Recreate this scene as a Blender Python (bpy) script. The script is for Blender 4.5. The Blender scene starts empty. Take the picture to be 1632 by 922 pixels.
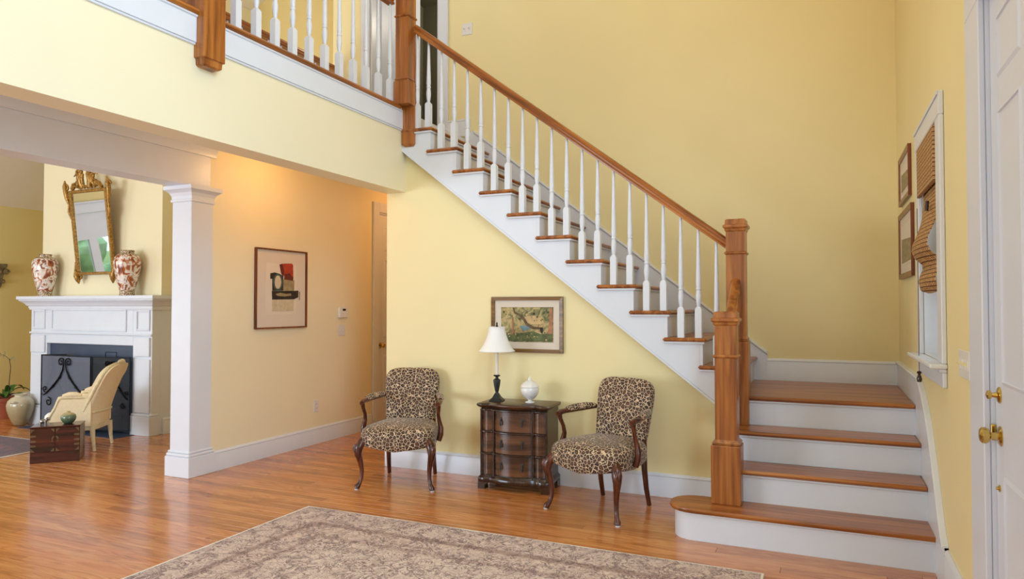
import bpy, bmesh, math, random
from mathutils import Vector, Matrix
random.seed(7)
S = bpy.context.scene
COL = S.collection
pi = math.pi
R = math.radians

# ------------------------------------------------------------------ camera
cd = bpy.data.cameras.new('camera')
cam = bpy.data.objects.new('camera', cd); COL.objects.link(cam)
cd.sensor_width = 36; cd.lens = 1106.26 * 36 / 1632
cd.clip_start = .05; cd.clip_end = 300
cam.location = (0, 0, 1.3627)
cam.rotation_euler = (R(90 + 1.367), 0, R(24.139))
S.camera = cam

# ------------------------------------------------------------------ world + exposure
w = bpy.data.worlds.new('world'); S.world = w; w.use_nodes = True
bgn = w.node_tree.nodes['Background']
bgn.inputs[0].default_value = (.78, .89, 1, 1); bgn.inputs[1].default_value = 2.6
S.view_settings.view_transform = 'Standard'; S.view_settings.look = 'None'
S.view_settings.gamma = 1; S.view_settings.exposure = -0.05
S.view_settings.use_curve_mapping = False

# ------------------------------------------------------------------ daylight through the windows, the ceiling lamps and added fills
def area(name, loc, rot, sx, sy, power, col):
    l = bpy.data.lights.new(name, 'AREA'); l.shape = 'RECTANGLE'; l.size = sx; l.size_y = sy
    l.energy = power; l.color = col
    o = bpy.data.objects.new(name, l); o.location = loc; o.rotation_euler = rot; COL.objects.link(o)
    return o
def point(name, loc, power, col, rad=.08):
    l = bpy.data.lights.new(name, 'POINT'); l.energy = power; l.color = col; l.shadow_soft_size = rad
    o = bpy.data.objects.new(name, l); o.location = loc; COL.objects.link(o)
    return o
DAY = (.70, .84, 1.0)
area('daylight_high_window', (.50, 1.3, 3.9), (0, R(90), 0), 2.0, 2.0, 94, (.47, .72, 1.0))
area('added_side_fill', (.50, 1.1, 1.4), (0, R(90), 0), 1.9, 1.1, 64, (.56, .77, 1.0))          # added unseen fill, low beside the front door, to brighten the hall
area('daylight_front_windows', (-1.5, -2.4, 2.6), (R(90), 0, 0), 2.6, 3.2, 20, (.70, .85, 1.0))
area('daylight_living_front', (-7.3, -2.4, 1.5), (R(90), 0, 0), 3.6, 1.9, 300, DAY)
area('daylight_living_side', (-10.05, 1.4, 1.3), (0, R(-90), 0), 1.8, 1.8, 50, DAY)
area('daylight_stair_window', (.66, 4.27, 1.65), (0, R(90), 0), 1.1, .6, 6, DAY)
point('hall_downlight', (-4.05, 4.7, 2.6), 8.5, (1, .54, .20))
point('hall_rear_light', (-3.95, 6.9, 2.55), 8.5, (1, .50, .2))
point('upper_hall_light', (-5.5, 4.3, 4.3), 17, (1, .86, .66), .15)
point('foyer_chandelier_light', (-1.1, 3.2, 4.7), 42, (1, .74, .42), .2)
point('upper_room_fill', (-3.4, 7.2, 4.9), 26, (1, .9, .75), .1)  # added unseen fill that lifts the dark behind the upper doorway

# ------------------------------------------------------------------ materials
def lin(c):
    c = c / 255
    return c / 12.92 if c <= .04045 else ((c + .055) / 1.055) ** 2.4
def rgb(r, g, b): return (lin(r), lin(g), lin(b), 1)
def newmat(name):
    m = bpy.data.materials.new(name); m.use_nodes = True
    return m, m.node_tree, m.node_tree.nodes['Principled BSDF']
def link(nt, a, b): nt.links.new(a, b)
def node(nt, t, **kw):
    n = nt.nodes.new(t)
    for k, v in kw.items():
        if k in n.inputs: n.inputs[k].default_value = v
        else: setattr(n, k, v)
    return n
def ramp(nt, stops, interp='LINEAR'):
    n = nt.nodes.new('ShaderNodeValToRGB'); cr = n.color_ramp; cr.interpolation = interp
    while len(cr.elements) < len(stops): cr.elements.new(.5)
    for e, (p, c) in zip(cr.elements, stops): e.position = p; e.color = c
    return n
def coords(nt, scale=(1, 1, 1), kind='Object', rot=(0, 0, 0)):
    tc = nt.nodes.new('ShaderNodeTexCoord'); mp = nt.nodes.new('ShaderNodeMapping')
    mp.inputs['Scale'].default_value = scale; mp.inputs['Rotation'].default_value = rot
    link(nt, tc.outputs[kind], mp.inputs[0]); return mp.outputs[0]
def bump(nt, bs, h, strength=.2, dist=.01):
    b = nt.nodes.new('ShaderNodeBump'); b.inputs['Strength'].default_value = strength; b.inputs['Distance'].default_value = dist
    link(nt, h, b.inputs['Height']); link(nt, b.outputs[0], bs.inputs['Normal'])
def plain(name, col, rough=.5, metal=0, coat=0, var=.04, vs=6):
    m, nt, bs = newmat(name)
    n = node(nt, 'ShaderNodeTexNoise', Scale=vs, Detail=4); link(nt, coords(nt), n.inputs[0])
    a = tuple(max(0, c * (1 - var)) for c in col[:3]) + (1,); b = tuple(min(1, c * (1 + var)) for c in col[:3]) + (1,)
    r = ramp(nt, [(.3, a), (.7, b)]); link(nt, n.outputs[0], r.inputs[0]); link(nt, r.outputs[0], bs.inputs['Base Color'])
    bs.inputs['Roughness'].default_value = rough; bs.inputs['Metallic'].default_value = metal
    bs.inputs['Coat Weight'].default_value = coat
    return m
def wall_paint(name, col):
    m, nt, bs = newmat(name)
    n = node(nt, 'ShaderNodeTexNoise', Scale=1.3, Detail=3); link(nt, coords(nt), n.inputs[0])
    a = tuple(c * .975 for c in col[:3]) + (1,); b = tuple(c * 1.02 for c in col[:3]) + (1,)
    r = ramp(nt, [(.3, a), (.7, b)]); link(nt, n.outputs[0], r.inputs[0]); link(nt, r.outputs[0], bs.inputs['Base Color'])
    bs.inputs['Roughness'].default_value = .55
    n2 = node(nt, 'ShaderNodeTexNoise', Scale=180, Detail=2); link(nt, coords(nt), n2.inputs[0]); bump(nt, bs, n2.outputs[0], .05, .003)
    return m
def wood(name, light, mid, dark, axis='z', rough=.32, scale=1.0, coat=.18, per_object=True, world=False):
    """oak-like grain running along one axis of the object"""
    m, nt, bs = newmat(name)
    st = {'x': (1.2, 22, 22), 'y': (22, 1.2, 22), 'z': (22, 22, 1.2)}[axis]
    tc = nt.nodes.new('ShaderNodeTexCoord')
    add = nt.nodes.new('ShaderNodeVectorMath'); add.operation = 'ADD'
    link(nt, tc.outputs['Object'], add.inputs[0])
    if per_object:
        oi = nt.nodes.new('ShaderNodeObjectInfo'); ml = nt.nodes.new('ShaderNodeMath'); ml.operation = 'MULTIPLY'; ml.inputs[1].default_value = 13
        link(nt, oi.outputs['Random'], ml.inputs[0]); link(nt, ml.outputs[0], add.inputs[1])
    mp = nt.nodes.new('ShaderNodeMapping'); mp.inputs['Scale'].default_value = tuple(s * scale for s in st)
    link(nt, add.outputs[0], mp.inputs[0])
    n1 = node(nt, 'ShaderNodeTexNoise', Scale=1.0, Detail=6, Roughness=.62, Distortion=.7); link(nt, mp.outputs[0], n1.inputs[0])
    mp2 = nt.nodes.new('ShaderNodeMapping'); mp2.inputs['Scale'].default_value = tuple(s * scale * .32 for s in st)
    link(nt, add.outputs[0], mp2.inputs[0])
    n2 = node(nt, 'ShaderNodeTexNoise', Scale=1.0, Detail=2, Distortion=.4); link(nt, mp2.outputs[0], n2.inputs[0])
    sn = node(nt, 'ShaderNodeMath', operation='MULTIPLY'); sn.inputs[1].default_value = 34; link(nt, n2.outputs[0], sn.inputs[0])
    s2 = node(nt, 'ShaderNodeMath', operation='SINE'); link(nt, sn.outputs[0], s2.inputs[0])
    mx = node(nt, 'ShaderNodeMath', operation='MULTIPLY_ADD'); mx.inputs[1].default_value = .09
    link(nt, s2.outputs[0], mx.inputs[0]); link(nt, n1.outputs[0], mx.inputs[2])
    r = ramp(nt, [(.28, dark), (.5, mid), (.72, light)]); link(nt, mx.outputs[0], r.inputs[0])
    link(nt, r.outputs[0], bs.inputs['Base Color'])
    bs.inputs['Roughness'].default_value = rough; bs.inputs['Coat Weight'].default_value = coat; bs.inputs['Coat Roughness'].default_value = .15
    bump(nt, bs, n1.outputs[0], .06, .004)
    return m
M = {}
YEL = rgb(242, 225, 170)
M['wall'] = wall_paint('yellow_wall_paint', YEL)
M['wall_lit'] = wall_paint('yellow_wall_paint_lit', rgb(243, 231, 196))  # same yellow paint, its colour paled to stand in for daylight
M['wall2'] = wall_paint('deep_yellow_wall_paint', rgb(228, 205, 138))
M['cream'] = wall_paint('cream_wall_paint', rgb(240, 228, 190))
M['ceil'] = wall_paint('ceiling_paint', rgb(236, 228, 210))
M['white'] = plain('white_trim_paint', rgb(224, 227, 234), .32, var=.015)
M['doorw'] = plain('door_paint', rgb(222, 225, 236), .38, var=.015)
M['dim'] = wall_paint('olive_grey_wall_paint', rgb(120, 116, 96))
OL, OM, OD = rgb(186, 118, 54), rgb(160, 92, 35), rgb(112, 58, 20)
for a in 'xyz': M['oak_' + a] = wood('stained_oak_' + a, OL, OM, OD, a)
M['mahog'] = wood('mahogany', rgb(112, 56, 32), rgb(82, 38, 22), rgb(46, 20, 12), 'z', .2, 1.5)
M['walnut'] = wood('burl_walnut', rgb(108, 68, 40), rgb(70, 42, 24), rgb(36, 21, 12), 'x', .25, .5)
M['walnutd'] = plain('dark_walnut_edge', rgb(52, 31, 20), .22, coat=.4, var=.2)
M['rosew'] = wood('red_lacquered_wood', rgb(92, 36, 22), rgb(68, 24, 15), rgb(36, 12, 8), 'x', .22, .8)
M['brass'] = plain('polished_brass', rgb(206, 178, 104), .16, 1, var=.1)
M['agedbrass'] = plain('aged_brass', rgb(112, 94, 66), .5, .7, var=.2, vs=40)
M['iron'] = plain('black_iron', rgb(24, 24, 28), .4, .7)
M['slate'] = plain('blue_grey_slate', rgb(58, 70, 92), .35, var=.15)
M['soot'] = plain('sooty_firebox', rgb(22, 22, 26), .8, var=.2)
M['bronze'] = plain('dark_bronze', rgb(44, 46, 44), .5, .4, var=.3, vs=60)
M['shade'] = plain('lamp_shade_fabric', rgb(246, 244, 240), .8, var=.01)
M['candle'] = plain('ivory_tube', rgb(238, 230, 212), .5, var=.01)
M['marble'] = plain('white_glazed_marble', rgb(238, 234, 230), .18, coat=.3, var=.04, vs=18)
M['plastic'] = plain('white_plastic', rgb(232, 228, 222), .35, var=.01)
M['toggle'] = plain('cream_toggle', rgb(240, 226, 170), .35, var=.01)
M['black'] = plain('black_plastic', rgb(18, 18, 18), .4)
M['goldwood'] = wood('gilt_brown_frame_wood', rgb(142, 104, 42), rgb(116, 80, 28), rgb(84, 56, 18), 'x', .4, 1.4)
M['redwood'] = wood('reddish_frame_wood', rgb(140, 72, 34), rgb(112, 52, 24), rgb(76, 32, 14), 'z', .35, 1.4)
M['mat'] = plain('mat_board', rgb(222, 208, 190), .8, var=.01)
M['paper'] = plain('print_paper', rgb(228, 214, 196), .8, var=.02)
M['gilt'] = plain('antique_gilding', rgb(158, 116, 50), .36, .5, var=.6, vs=60)
M['bamboo_d'] = plain('woven_dark_thread', rgb(70, 38, 24), .8)
M['frcream'] = plain('cream_upholstery', rgb(232, 208, 166), .75, var=.04, vs=40)
M['seatw'] = plain('white_seat_cushion_cloth', rgb(240, 236, 228), .8, var=.02)
M['frwood'] = plain('antique_cream_painted_wood', rgb(218, 198, 154), .4, var=.14, vs=30)
M['terra'] = plain('terracotta', rgb(150, 74, 44), .7, var=.12)
M['leaf'] = plain('orchid_leaf_green', rgb(62, 106, 44), .35, var=.3, vs=12)
M['stem'] = plain('brown_stem', rgb(96, 72, 44), .6)
M['petal'] = plain('faded_orchid_petal', rgb(150, 138, 92), .6, var=.2, vs=60)
M['pewter'] = plain('tarnished_silver', rgb(150, 144, 134), .3, .9, var=.4, vs=90)
M['foliage'] = plain('garden_foliage', rgb(160, 200, 160), .8, var=.5, vs=3)
M['lawn'] = plain('lawn_green', rgb(110, 140, 80), .9, var=.2, vs=2)
M['binding'] = plain('rug_binding', rgb(236, 226, 210), .85, var=.05, vs=80)
M['glide'] = plain('clear_glide', rgb(220, 220, 224), .2)
M['carved'] = plain('carved_grey_gilt_wood', rgb(122, 106, 76), .6, var=.45, vs=30)
M['subfloor'] = plain('subfloor', rgb(60, 34, 18), .8)

def mat_floor():
    m, nt, bs = newmat('oak_floor_varnish')
    at = node(nt, 'ShaderNodeAttribute', attribute_name='rnd')
    tc = nt.nodes.new('ShaderNodeTexCoord')
    ml = node(nt, 'ShaderNodeMath', operation='MULTIPLY'); ml.inputs[1].default_value = 37; link(nt, at.outputs['Fac'], ml.inputs[0])
    add = nt.nodes.new('ShaderNodeVectorMath'); link(nt, tc.outputs['Object'], add.inputs[0]); link(nt, ml.outputs[0], add.inputs[1])
    mp = nt.nodes.new('ShaderNodeMapping'); mp.inputs['Scale'].default_value = (1.6, 17, 17); link(nt, add.outputs[0], mp.inputs[0])
    n1 = node(nt, 'ShaderNodeTexNoise', Scale=1.0, Detail=7, Roughness=.62, Distortion=1.0); link(nt, mp.outputs[0], n1.inputs[0])
    mp2 = nt.nodes.new('ShaderNodeMapping'); mp2.inputs['Scale'].default_value = (1.3, 9, 9); link(nt, add.outputs[0], mp2.inputs[0])
    n2 = node(nt, 'ShaderNodeTexNoise', Scale=1.0, Detail=1, Distortion=.6); link(nt, mp2.outputs[0], n2.inputs[0])
    sn = node(nt, 'ShaderNodeMath', operation='MULTIPLY'); sn.inputs[1].default_value = 55; link(nt, n2.outputs[0], sn.inputs[0])
    s2 = node(nt, 'ShaderNodeMath', operation='SINE'); link(nt, sn.outputs[0], s2.inputs[0])
    mx = node(nt, 'ShaderNodeMath', operation='MULTIPLY_ADD'); mx.inputs[1].default_value = .07
    link(nt, s2.outputs[0], mx.inputs[0]); link(nt, n1.outputs[0], mx.inputs[2])
    r = ramp(nt, [(.22, rgb(160, 94, 44)), (.48, rgb(208, 132, 68)), (.76, rgb(226, 160, 96))]); link(nt, mx.outputs[0], r.inputs[0])
    tint = ramp(nt, [(0, (.72, .66, .60, 1)), (.35, (.93, .9, .86, 1)), (.7, (1, 1, 1, 1)), (1, (1.0, .9, .78, 1))]); link(nt, at.outputs['Fac'], tint.inputs[0])
    mm = node(nt, 'ShaderNodeMix', data_type='RGBA', blend_type='MULTIPLY'); mm.inputs[0].default_value = 1
    link(nt, r.outputs[0], mm.inputs[6]); link(nt, tint.outputs[0], mm.inputs[7]); link(nt, mm.outputs[2], bs.inputs['Base Color'])
    bs.inputs['Roughness'].default_value = .24; bs.inputs['Coat Weight'].default_value = .4; bs.inputs['Coat Roughness'].default_value = .1
    n3 = node(nt, 'ShaderNodeTexNoise', Scale=5, Detail=2); link(nt, tc.outputs['Object'], n3.inputs[0])
    bump(nt, bs, n3.outputs[0], .05, .02)
    return m
M['floor'] = mat_floor()

def mat_leopard():
    m, nt, bs = newmat('leopard_print_fabric')
    c = coords(nt, (41, 41, 41))
    nz = node(nt, 'ShaderNodeTexNoise', Scale=1.2, Detail=2); link(nt, c, nz.inputs[0])
    mxv = node(nt, 'ShaderNodeMix', data_type='RGBA', blend_type='ADD'); mxv.inputs[0].default_value = .35
    link(nt, c, mxv.inputs[6]); link(nt, nz.outputs[1], mxv.inputs[7])
    v = node(nt, 'ShaderNodeTexVoronoi', feature='DISTANCE_TO_EDGE', Scale=1.0); link(nt, mxv.outputs[2], v.inputs[0])
    v2 = node(nt, 'ShaderNodeTexVoronoi', feature='F1', Scale=1.0); link(nt, mxv.outputs[2], v2.inputs[0])
    r1 = ramp(nt, [(.0, rgb(222, 192, 154)), (.045, rgb(214, 182, 142)), (.075, rgb(50, 30, 20)), (.23, rgb(38, 24, 18)), (.36, rgb(112, 68, 42))])
    link(nt, v.outputs[0], r1.inputs[0])
    r2 = ramp(nt, [(.1, (.9, .8, .75, 1)), (.5, (1, 1, 1, 1))]); link(nt, v2.outputs[0], r2.inputs[0])
    mm = node(nt, 'ShaderNodeMix', data_type='RGBA', blend_type='MULTIPLY'); mm.inputs[0].default_value = .6
    link(nt, r1.outputs[0], mm.inputs[6]); link(nt, r2.outputs[0], mm.inputs[7]); link(nt, mm.outputs[2], bs.inputs['Base Color'])
    bs.inputs['Roughness'].default_value = .62; bs.inputs['Sheen Weight'].default_value = .2
    return m
M['leopard'] = mat_leopard()

def mat_rug(name, base, mids, dark, border, scale=1.0):
    m, nt, bs = newmat(name)
    c = coords(nt)
    n1 = node(nt, 'ShaderNodeTexNoise', Scale=9 * scale, Detail=5, Distortion=2.4); link(nt, c, n1.inputs[0])
    mxv = node(nt, 'ShaderNodeMix', data_type='RGBA', blend_type='ADD'); mxv.inputs[0].default_value = .22
    link(nt, c, mxv.inputs[6]); link(nt, n1.outputs[1], mxv.inputs[7])
    v = node(nt, 'ShaderNodeTexVoronoi', feature='DISTANCE_TO_EDGE', Scale=5.0 * scale); link(nt, mxv.outputs[2], v.inputs[0])
    v2 = node(nt, 'ShaderNodeTexVoronoi', feature='F1', Scale=17 * scale); link(nt, mxv.outputs[2], v2.inputs[0])
    wv = node(nt, 'ShaderNodeMath', operation='MULTIPLY'); wv.inputs[1].default_value = 70; link(nt, v.outputs[0], wv.inputs[0])
    sn = node(nt, 'ShaderNodeMath', operation='SINE'); link(nt, wv.outputs[0], sn.inputs[0])
    r0 = ramp(nt, [(.33, mids), (.52, base), (.7, tuple(min(1, x * 1.12) for x in base[:3]) + (1,))]); link(nt, n1.outputs[0], r0.inputs[0])
    # vine-like outlines
    n4 = node(nt, 'ShaderNodeTexNoise', Scale=7 * scale, Detail=3, Distortion=1.5); link(nt, c, n4.inputs[0])
    s4 = node(nt, 'ShaderNodeMath', operation='MULTIPLY'); s4.inputs[1].default_value = 60; link(nt, n4.outputs[0], s4.inputs[0])
    s5 = node(nt, 'ShaderNodeMath', operation='SINE'); link(nt, s4.outputs[0], s5.inputs[0])
    rl = ramp(nt, [(.78, (0, 0, 0, 1)), (.97, (1, 1, 1, 1))]); link(nt, s5.outputs[0], rl.inputs[0])
    mA = node(nt, 'ShaderNodeMix', data_type='RGBA'); link(nt, rl.outputs[0], mA.inputs[0]); link(nt, r0.outputs[0], mA.inputs[6]); mA.inputs[7].default_value = dark
    rs = ramp(nt, [(.12, (1, 1, 1, 1)), (.26, (0, 0, 0, 1))]); link(nt, v2.outputs[0], rs.inputs[0])
    mB = node(nt, 'ShaderNodeMix', data_type='RGBA'); link(nt, rs.outputs[0], mB.inputs[0]); link(nt, mA.outputs[2], mB.inputs[6]); mB.inputs[7].default_value = mids
    rr = ramp(nt, [(.02, (1, 1, 1, 1)), (.07, (0, 0, 0, 1))]); link(nt, v.outputs[0], rr.inputs[0])
    mC = node(nt, 'ShaderNodeMix', data_type='RGBA'); link(nt, rr.outputs[0], mC.inputs[0]); link(nt, mB.outputs[2], mC.inputs[6]); mC.inputs[7].default_value = dark
    at = node(nt, 'ShaderNodeAttribute', attribute_name='edge')
    rb = ramp(nt, border, 'LINEAR'); link(nt, at.outputs['Fac'], rb.inputs[0])
    mm = node(nt, 'ShaderNodeMix', data_type='RGBA', blend_type='MULTIPLY'); mm.inputs[0].default_value = 1
    link(nt, mC.outputs[2], mm.inputs[6]); link(nt, rb.outputs[0], mm.inputs[7]); link(nt, mm.outputs[2], bs.inputs['Base Color'])
    bs.inputs['Roughness'].default_value = .95; bs.inputs['Sheen Weight'].default_value = .15
    n3 = node(nt, 'ShaderNodeTexNoise', Scale=260, Detail=1); link(nt, c, n3.inputs[0]); bump(nt, bs, n3.outputs[0], .35, .004)
    return m
W1 = (1, 1, 1, 1)
M['rug'] = mat_rug('faded_persian_rug', rgb(216, 192, 172), rgb(190, 158, 142), rgb(128, 100, 92),
    [(0, (.85, .85, .9, 1)), (.10, (.98, .98, 1, 1)), (.30, (.95, .93, .95, 1)), (.33, (.62, .52, .5, 1)), (.37, (.62, .52, .5, 1)), (.40, (.98, .95, .95, 1)),
     (.56, (.95, .93, .93, 1)), (.6, (.7, .6, .58, 1)), (.66, (1, 1, 1, 1)), (1, (1, 1, 1, 1))], 1.35)
M['redrug'] = mat_rug('dark_red_rug', rgb(120, 50, 40), rgb(74, 34, 36), rgb(40, 26, 34),
    [(0, W1), (.3, (.6, .6, .75, 1)), (.4, W1), (1, W1)], 1.4)

def mat_imari(name='painted_porcelain'):
    m, nt, bs = newmat(name)
    c = coords(nt, (1, 1, .8))
    n = node(nt, 'ShaderNodeTexNoise', Scale=13, Detail=4, Distortion=1.2); link(nt, c, n.inputs[0])
    r = ramp(nt, [(.0, rgb(90, 84, 60)), (.36, rgb(128, 58, 34)), (.44, rgb(190, 112, 66)), (.49, rgb(232, 218, 204)), (.56, rgb(238, 232, 226)), (.61, rgb(150, 76, 44)), (.67, rgb(110, 88, 56)), (.74, rgb(234, 228, 222))])
    link(nt, n.outputs[0], r.inputs[0]); link(nt, r.outputs[0], bs.inputs['Base Color'])
    bs.inputs['Roughness'].default_value = .15; bs.inputs['Coat Weight'].default_value = .4
    return m
M['imari'] = mat_imari()
def mat_band():
    m, nt, bs = newmat('patterned_band')
    v = node(nt, 'ShaderNodeTexVoronoi', feature='DISTANCE_TO_EDGE', Scale=60); link(nt, coords(nt), v.inputs[0])
    r = ramp(nt, [(.05, rgb(222, 200, 160)), (.18, rgb(84, 32, 22))]); link(nt, v.outputs[0], r.inputs[0]); link(nt, r.outputs[0], bs.inputs['Base Color'])
    bs.inputs['Roughness'].default_value = .2; return m
M['band'] = mat_band()
def grad_glaze(name, stops, z0, z1, rough=.2):
    m, nt, bs = newmat(name)
    tc = nt.nodes.new('ShaderNodeTexCoord'); sp = nt.nodes.new('ShaderNodeSeparateXYZ'); link(nt, tc.outputs['Object'], sp.inputs[0])
    mr = nt.nodes.new('ShaderNodeMapRange'); mr.inputs[1].default_value = z0; mr.inputs[2].default_value = z1; link(nt, sp.outputs[2], mr.inputs[0])
    n = node(nt, 'ShaderNodeTexNoise', Scale=25, Detail=3); link(nt, tc.outputs['Object'], n.inputs[0])
    ma = node(nt, 'ShaderNodeMath', operation='MULTIPLY_ADD'); ma.inputs[1].default_value = .35; link(nt, n.outputs[0], ma.inputs[0]); link(nt, mr.outputs[0], ma.inputs[2])
    r = ramp(nt, stops); link(nt, ma.outputs[0], r.inputs[0]); link(nt, r.outputs[0], bs.inputs['Base Color'])
    bs.inputs['Roughness'].default_value = rough; bs.inputs['Coat Weight'].default_value = .3
    return m
M['jar'] = grad_glaze('olive_cream_glaze', [(.2, rgb(146, 128, 92)), (.8, rgb(182, 164, 126)), (1.1, rgb(206, 192, 160))], 0, .35)
M['celadon'] = grad_glaze('green_tan_glaze', [(.3, rgb(70, 92, 70)), (.75, rgb(104, 120, 92)), (.95, rgb(184, 162, 116))], 0, .12)
def mat_bamboo():
    m, nt, bs = newmat('woven_bamboo')
    tc = nt.nodes.new('ShaderNodeTexCoord'); sp = nt.nodes.new('ShaderNodeSeparateXYZ'); link(nt, tc.outputs['Object'], sp.inputs[0])
    ws = []
    for o, f in ((1, 210.), (2, 290.)):
        a = node(nt, 'ShaderNodeMath', operation='MULTIPLY'); a.inputs[1].default_value = f; link(nt, sp.outputs[o], a.inputs[0])
        b = node(nt, 'ShaderNodeMath', operation='SINE'); link(nt, a.outputs[0], b.inputs[0]); ws.append(b)
    mxx = node(nt, 'ShaderNodeMath', operation='MAXIMUM'); link(nt, ws[0].outputs[0], mxx.inputs[0]); link(nt, ws[1].outputs[0], mxx.inputs[1])
    n = node(nt, 'ShaderNodeTexNoise', Scale=30, Detail=3); link(nt, coords(nt, (1, 1, 6)), n.inputs[0])
    r0 = ramp(nt, [(.35, rgb(176, 124, 70)), (.65, rgb(222, 178, 116))]); link(nt, n.outputs[0], r0.inputs[0])
    r1 = ramp(nt, [(.6, (0, 0, 0, 1)), (.85, (1, 1, 1, 1))]); link(nt, mxx.outputs[0], r1.inputs[0])
    mm = node(nt, 'ShaderNodeMix', data_type='RGBA'); link(nt, r1.outputs[0], mm.inputs[0]); link(nt, r0.outputs[0], mm.inputs[6]); mm.inputs[7].default_value = rgb(92, 46, 28)
    link(nt, mm.outputs[2], bs.inputs['Base Color']); bs.inputs['Roughness'].default_value = .6
    bump(nt, bs, mxx.outputs[0], .3, .003); return m
M['bamboo'] = mat_bamboo()
def mat_mesh(nm, col_):
    m, nt, bs = newmat(nm)
    bs.inputs['Base Color'].default_value = col_; bs.inputs['Roughness'].default_value = .6; bs.inputs['Metallic'].default_value = .2
    tr = nt.nodes.new('ShaderNodeBsdfTransparent'); mx = nt.nodes.new('ShaderNodeMixShader'); mx.inputs[0].default_value = .55
    link(nt, tr.outputs[0], mx.inputs[1]); link(nt, bs.outputs[0], mx.inputs[2]); link(nt, mx.outputs[0], nt.nodes['Material Output'].inputs[0])
    return m
M['mesh'] = mat_mesh('wire_mesh_lit', rgb(120, 124, 138)); M['mesh_shaded'] = mat_mesh('wire_mesh_shaded', rgb(40, 42, 48))  # one mesh: colour lightened for the window-lit front panel, darkened for the wings
def mat_glass(name='window_glass'):
    m, nt, bs = newmat(name)
    g = nt.nodes.new('ShaderNodeBsdfGlossy'); g.inputs['Roughness'].default_value = .02
    tr = nt.nodes.new('ShaderNodeBsdfTransparent'); tr.inputs[0].default_value = (.95, .98, .97, 1)
    fr = nt.nodes.new('ShaderNodeFresnel'); mx = nt.nodes.new('ShaderNodeMixShader')
    link(nt, fr.outputs[0], mx.inputs[0]); link(nt, tr.outputs[0], mx.inputs[1]); link(nt, g.outputs[0], mx.inputs[2]); link(nt, mx.outputs[0], nt.nodes['Material Output'].inputs[0])
    return m
M['glass'] = mat_glass()
m_, nt_, bs_ = newmat('mirror_silvering'); bs_.inputs['Metallic'].default_value = 1; bs_.inputs['Roughness'].default_value = .02
bs_.inputs['Base Color'].default_value = (.86, .88, .88, 1); M['mirror'] = m_
def mat_landscape():
    m, nt, bs = newmat('watercolour_landscape')
    n = node(nt, 'ShaderNodeTexNoise', Scale=14, Detail=6, Distortion=1.5); link(nt, coords(nt), n.inputs[0])
    r = ramp(nt, [(.3, rgb(74, 84, 56)), (.42, rgb(124, 122, 76)), (.52, rgb(176, 156, 104)), (.6, rgb(198, 172, 120)), (.7, rgb(150, 104, 72))])
    link(nt, n.outputs[0], r.inputs[0]); link(nt, r.outputs[0], bs.inputs['Base Color']); bs.inputs['Roughness'].default_value = .7
    return m
M['landscape'] = mat_landscape()
for k, c, v in (('p_black', (46, 40, 34), .4), ('p_red', (172, 60, 38), .3), ('p_dred', (104, 38, 28), .3), ('p_green', (70, 92, 82), .2), ('p_ol', (158, 142, 104), .25),
                ('p_cream', (206, 190, 160), .1), ('p_blue', (116, 146, 156), .2), ('p_bark', (100, 78, 54), .4), ('p_rust', (166, 116, 84), .25), ('p_dgreen', (96, 104, 66), .4), ('p_tan', (200, 168, 118), .15)):
    M[k] = plain('paint_' + k[2:], rgb(*c), .75, var=v, vs=30)

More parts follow.
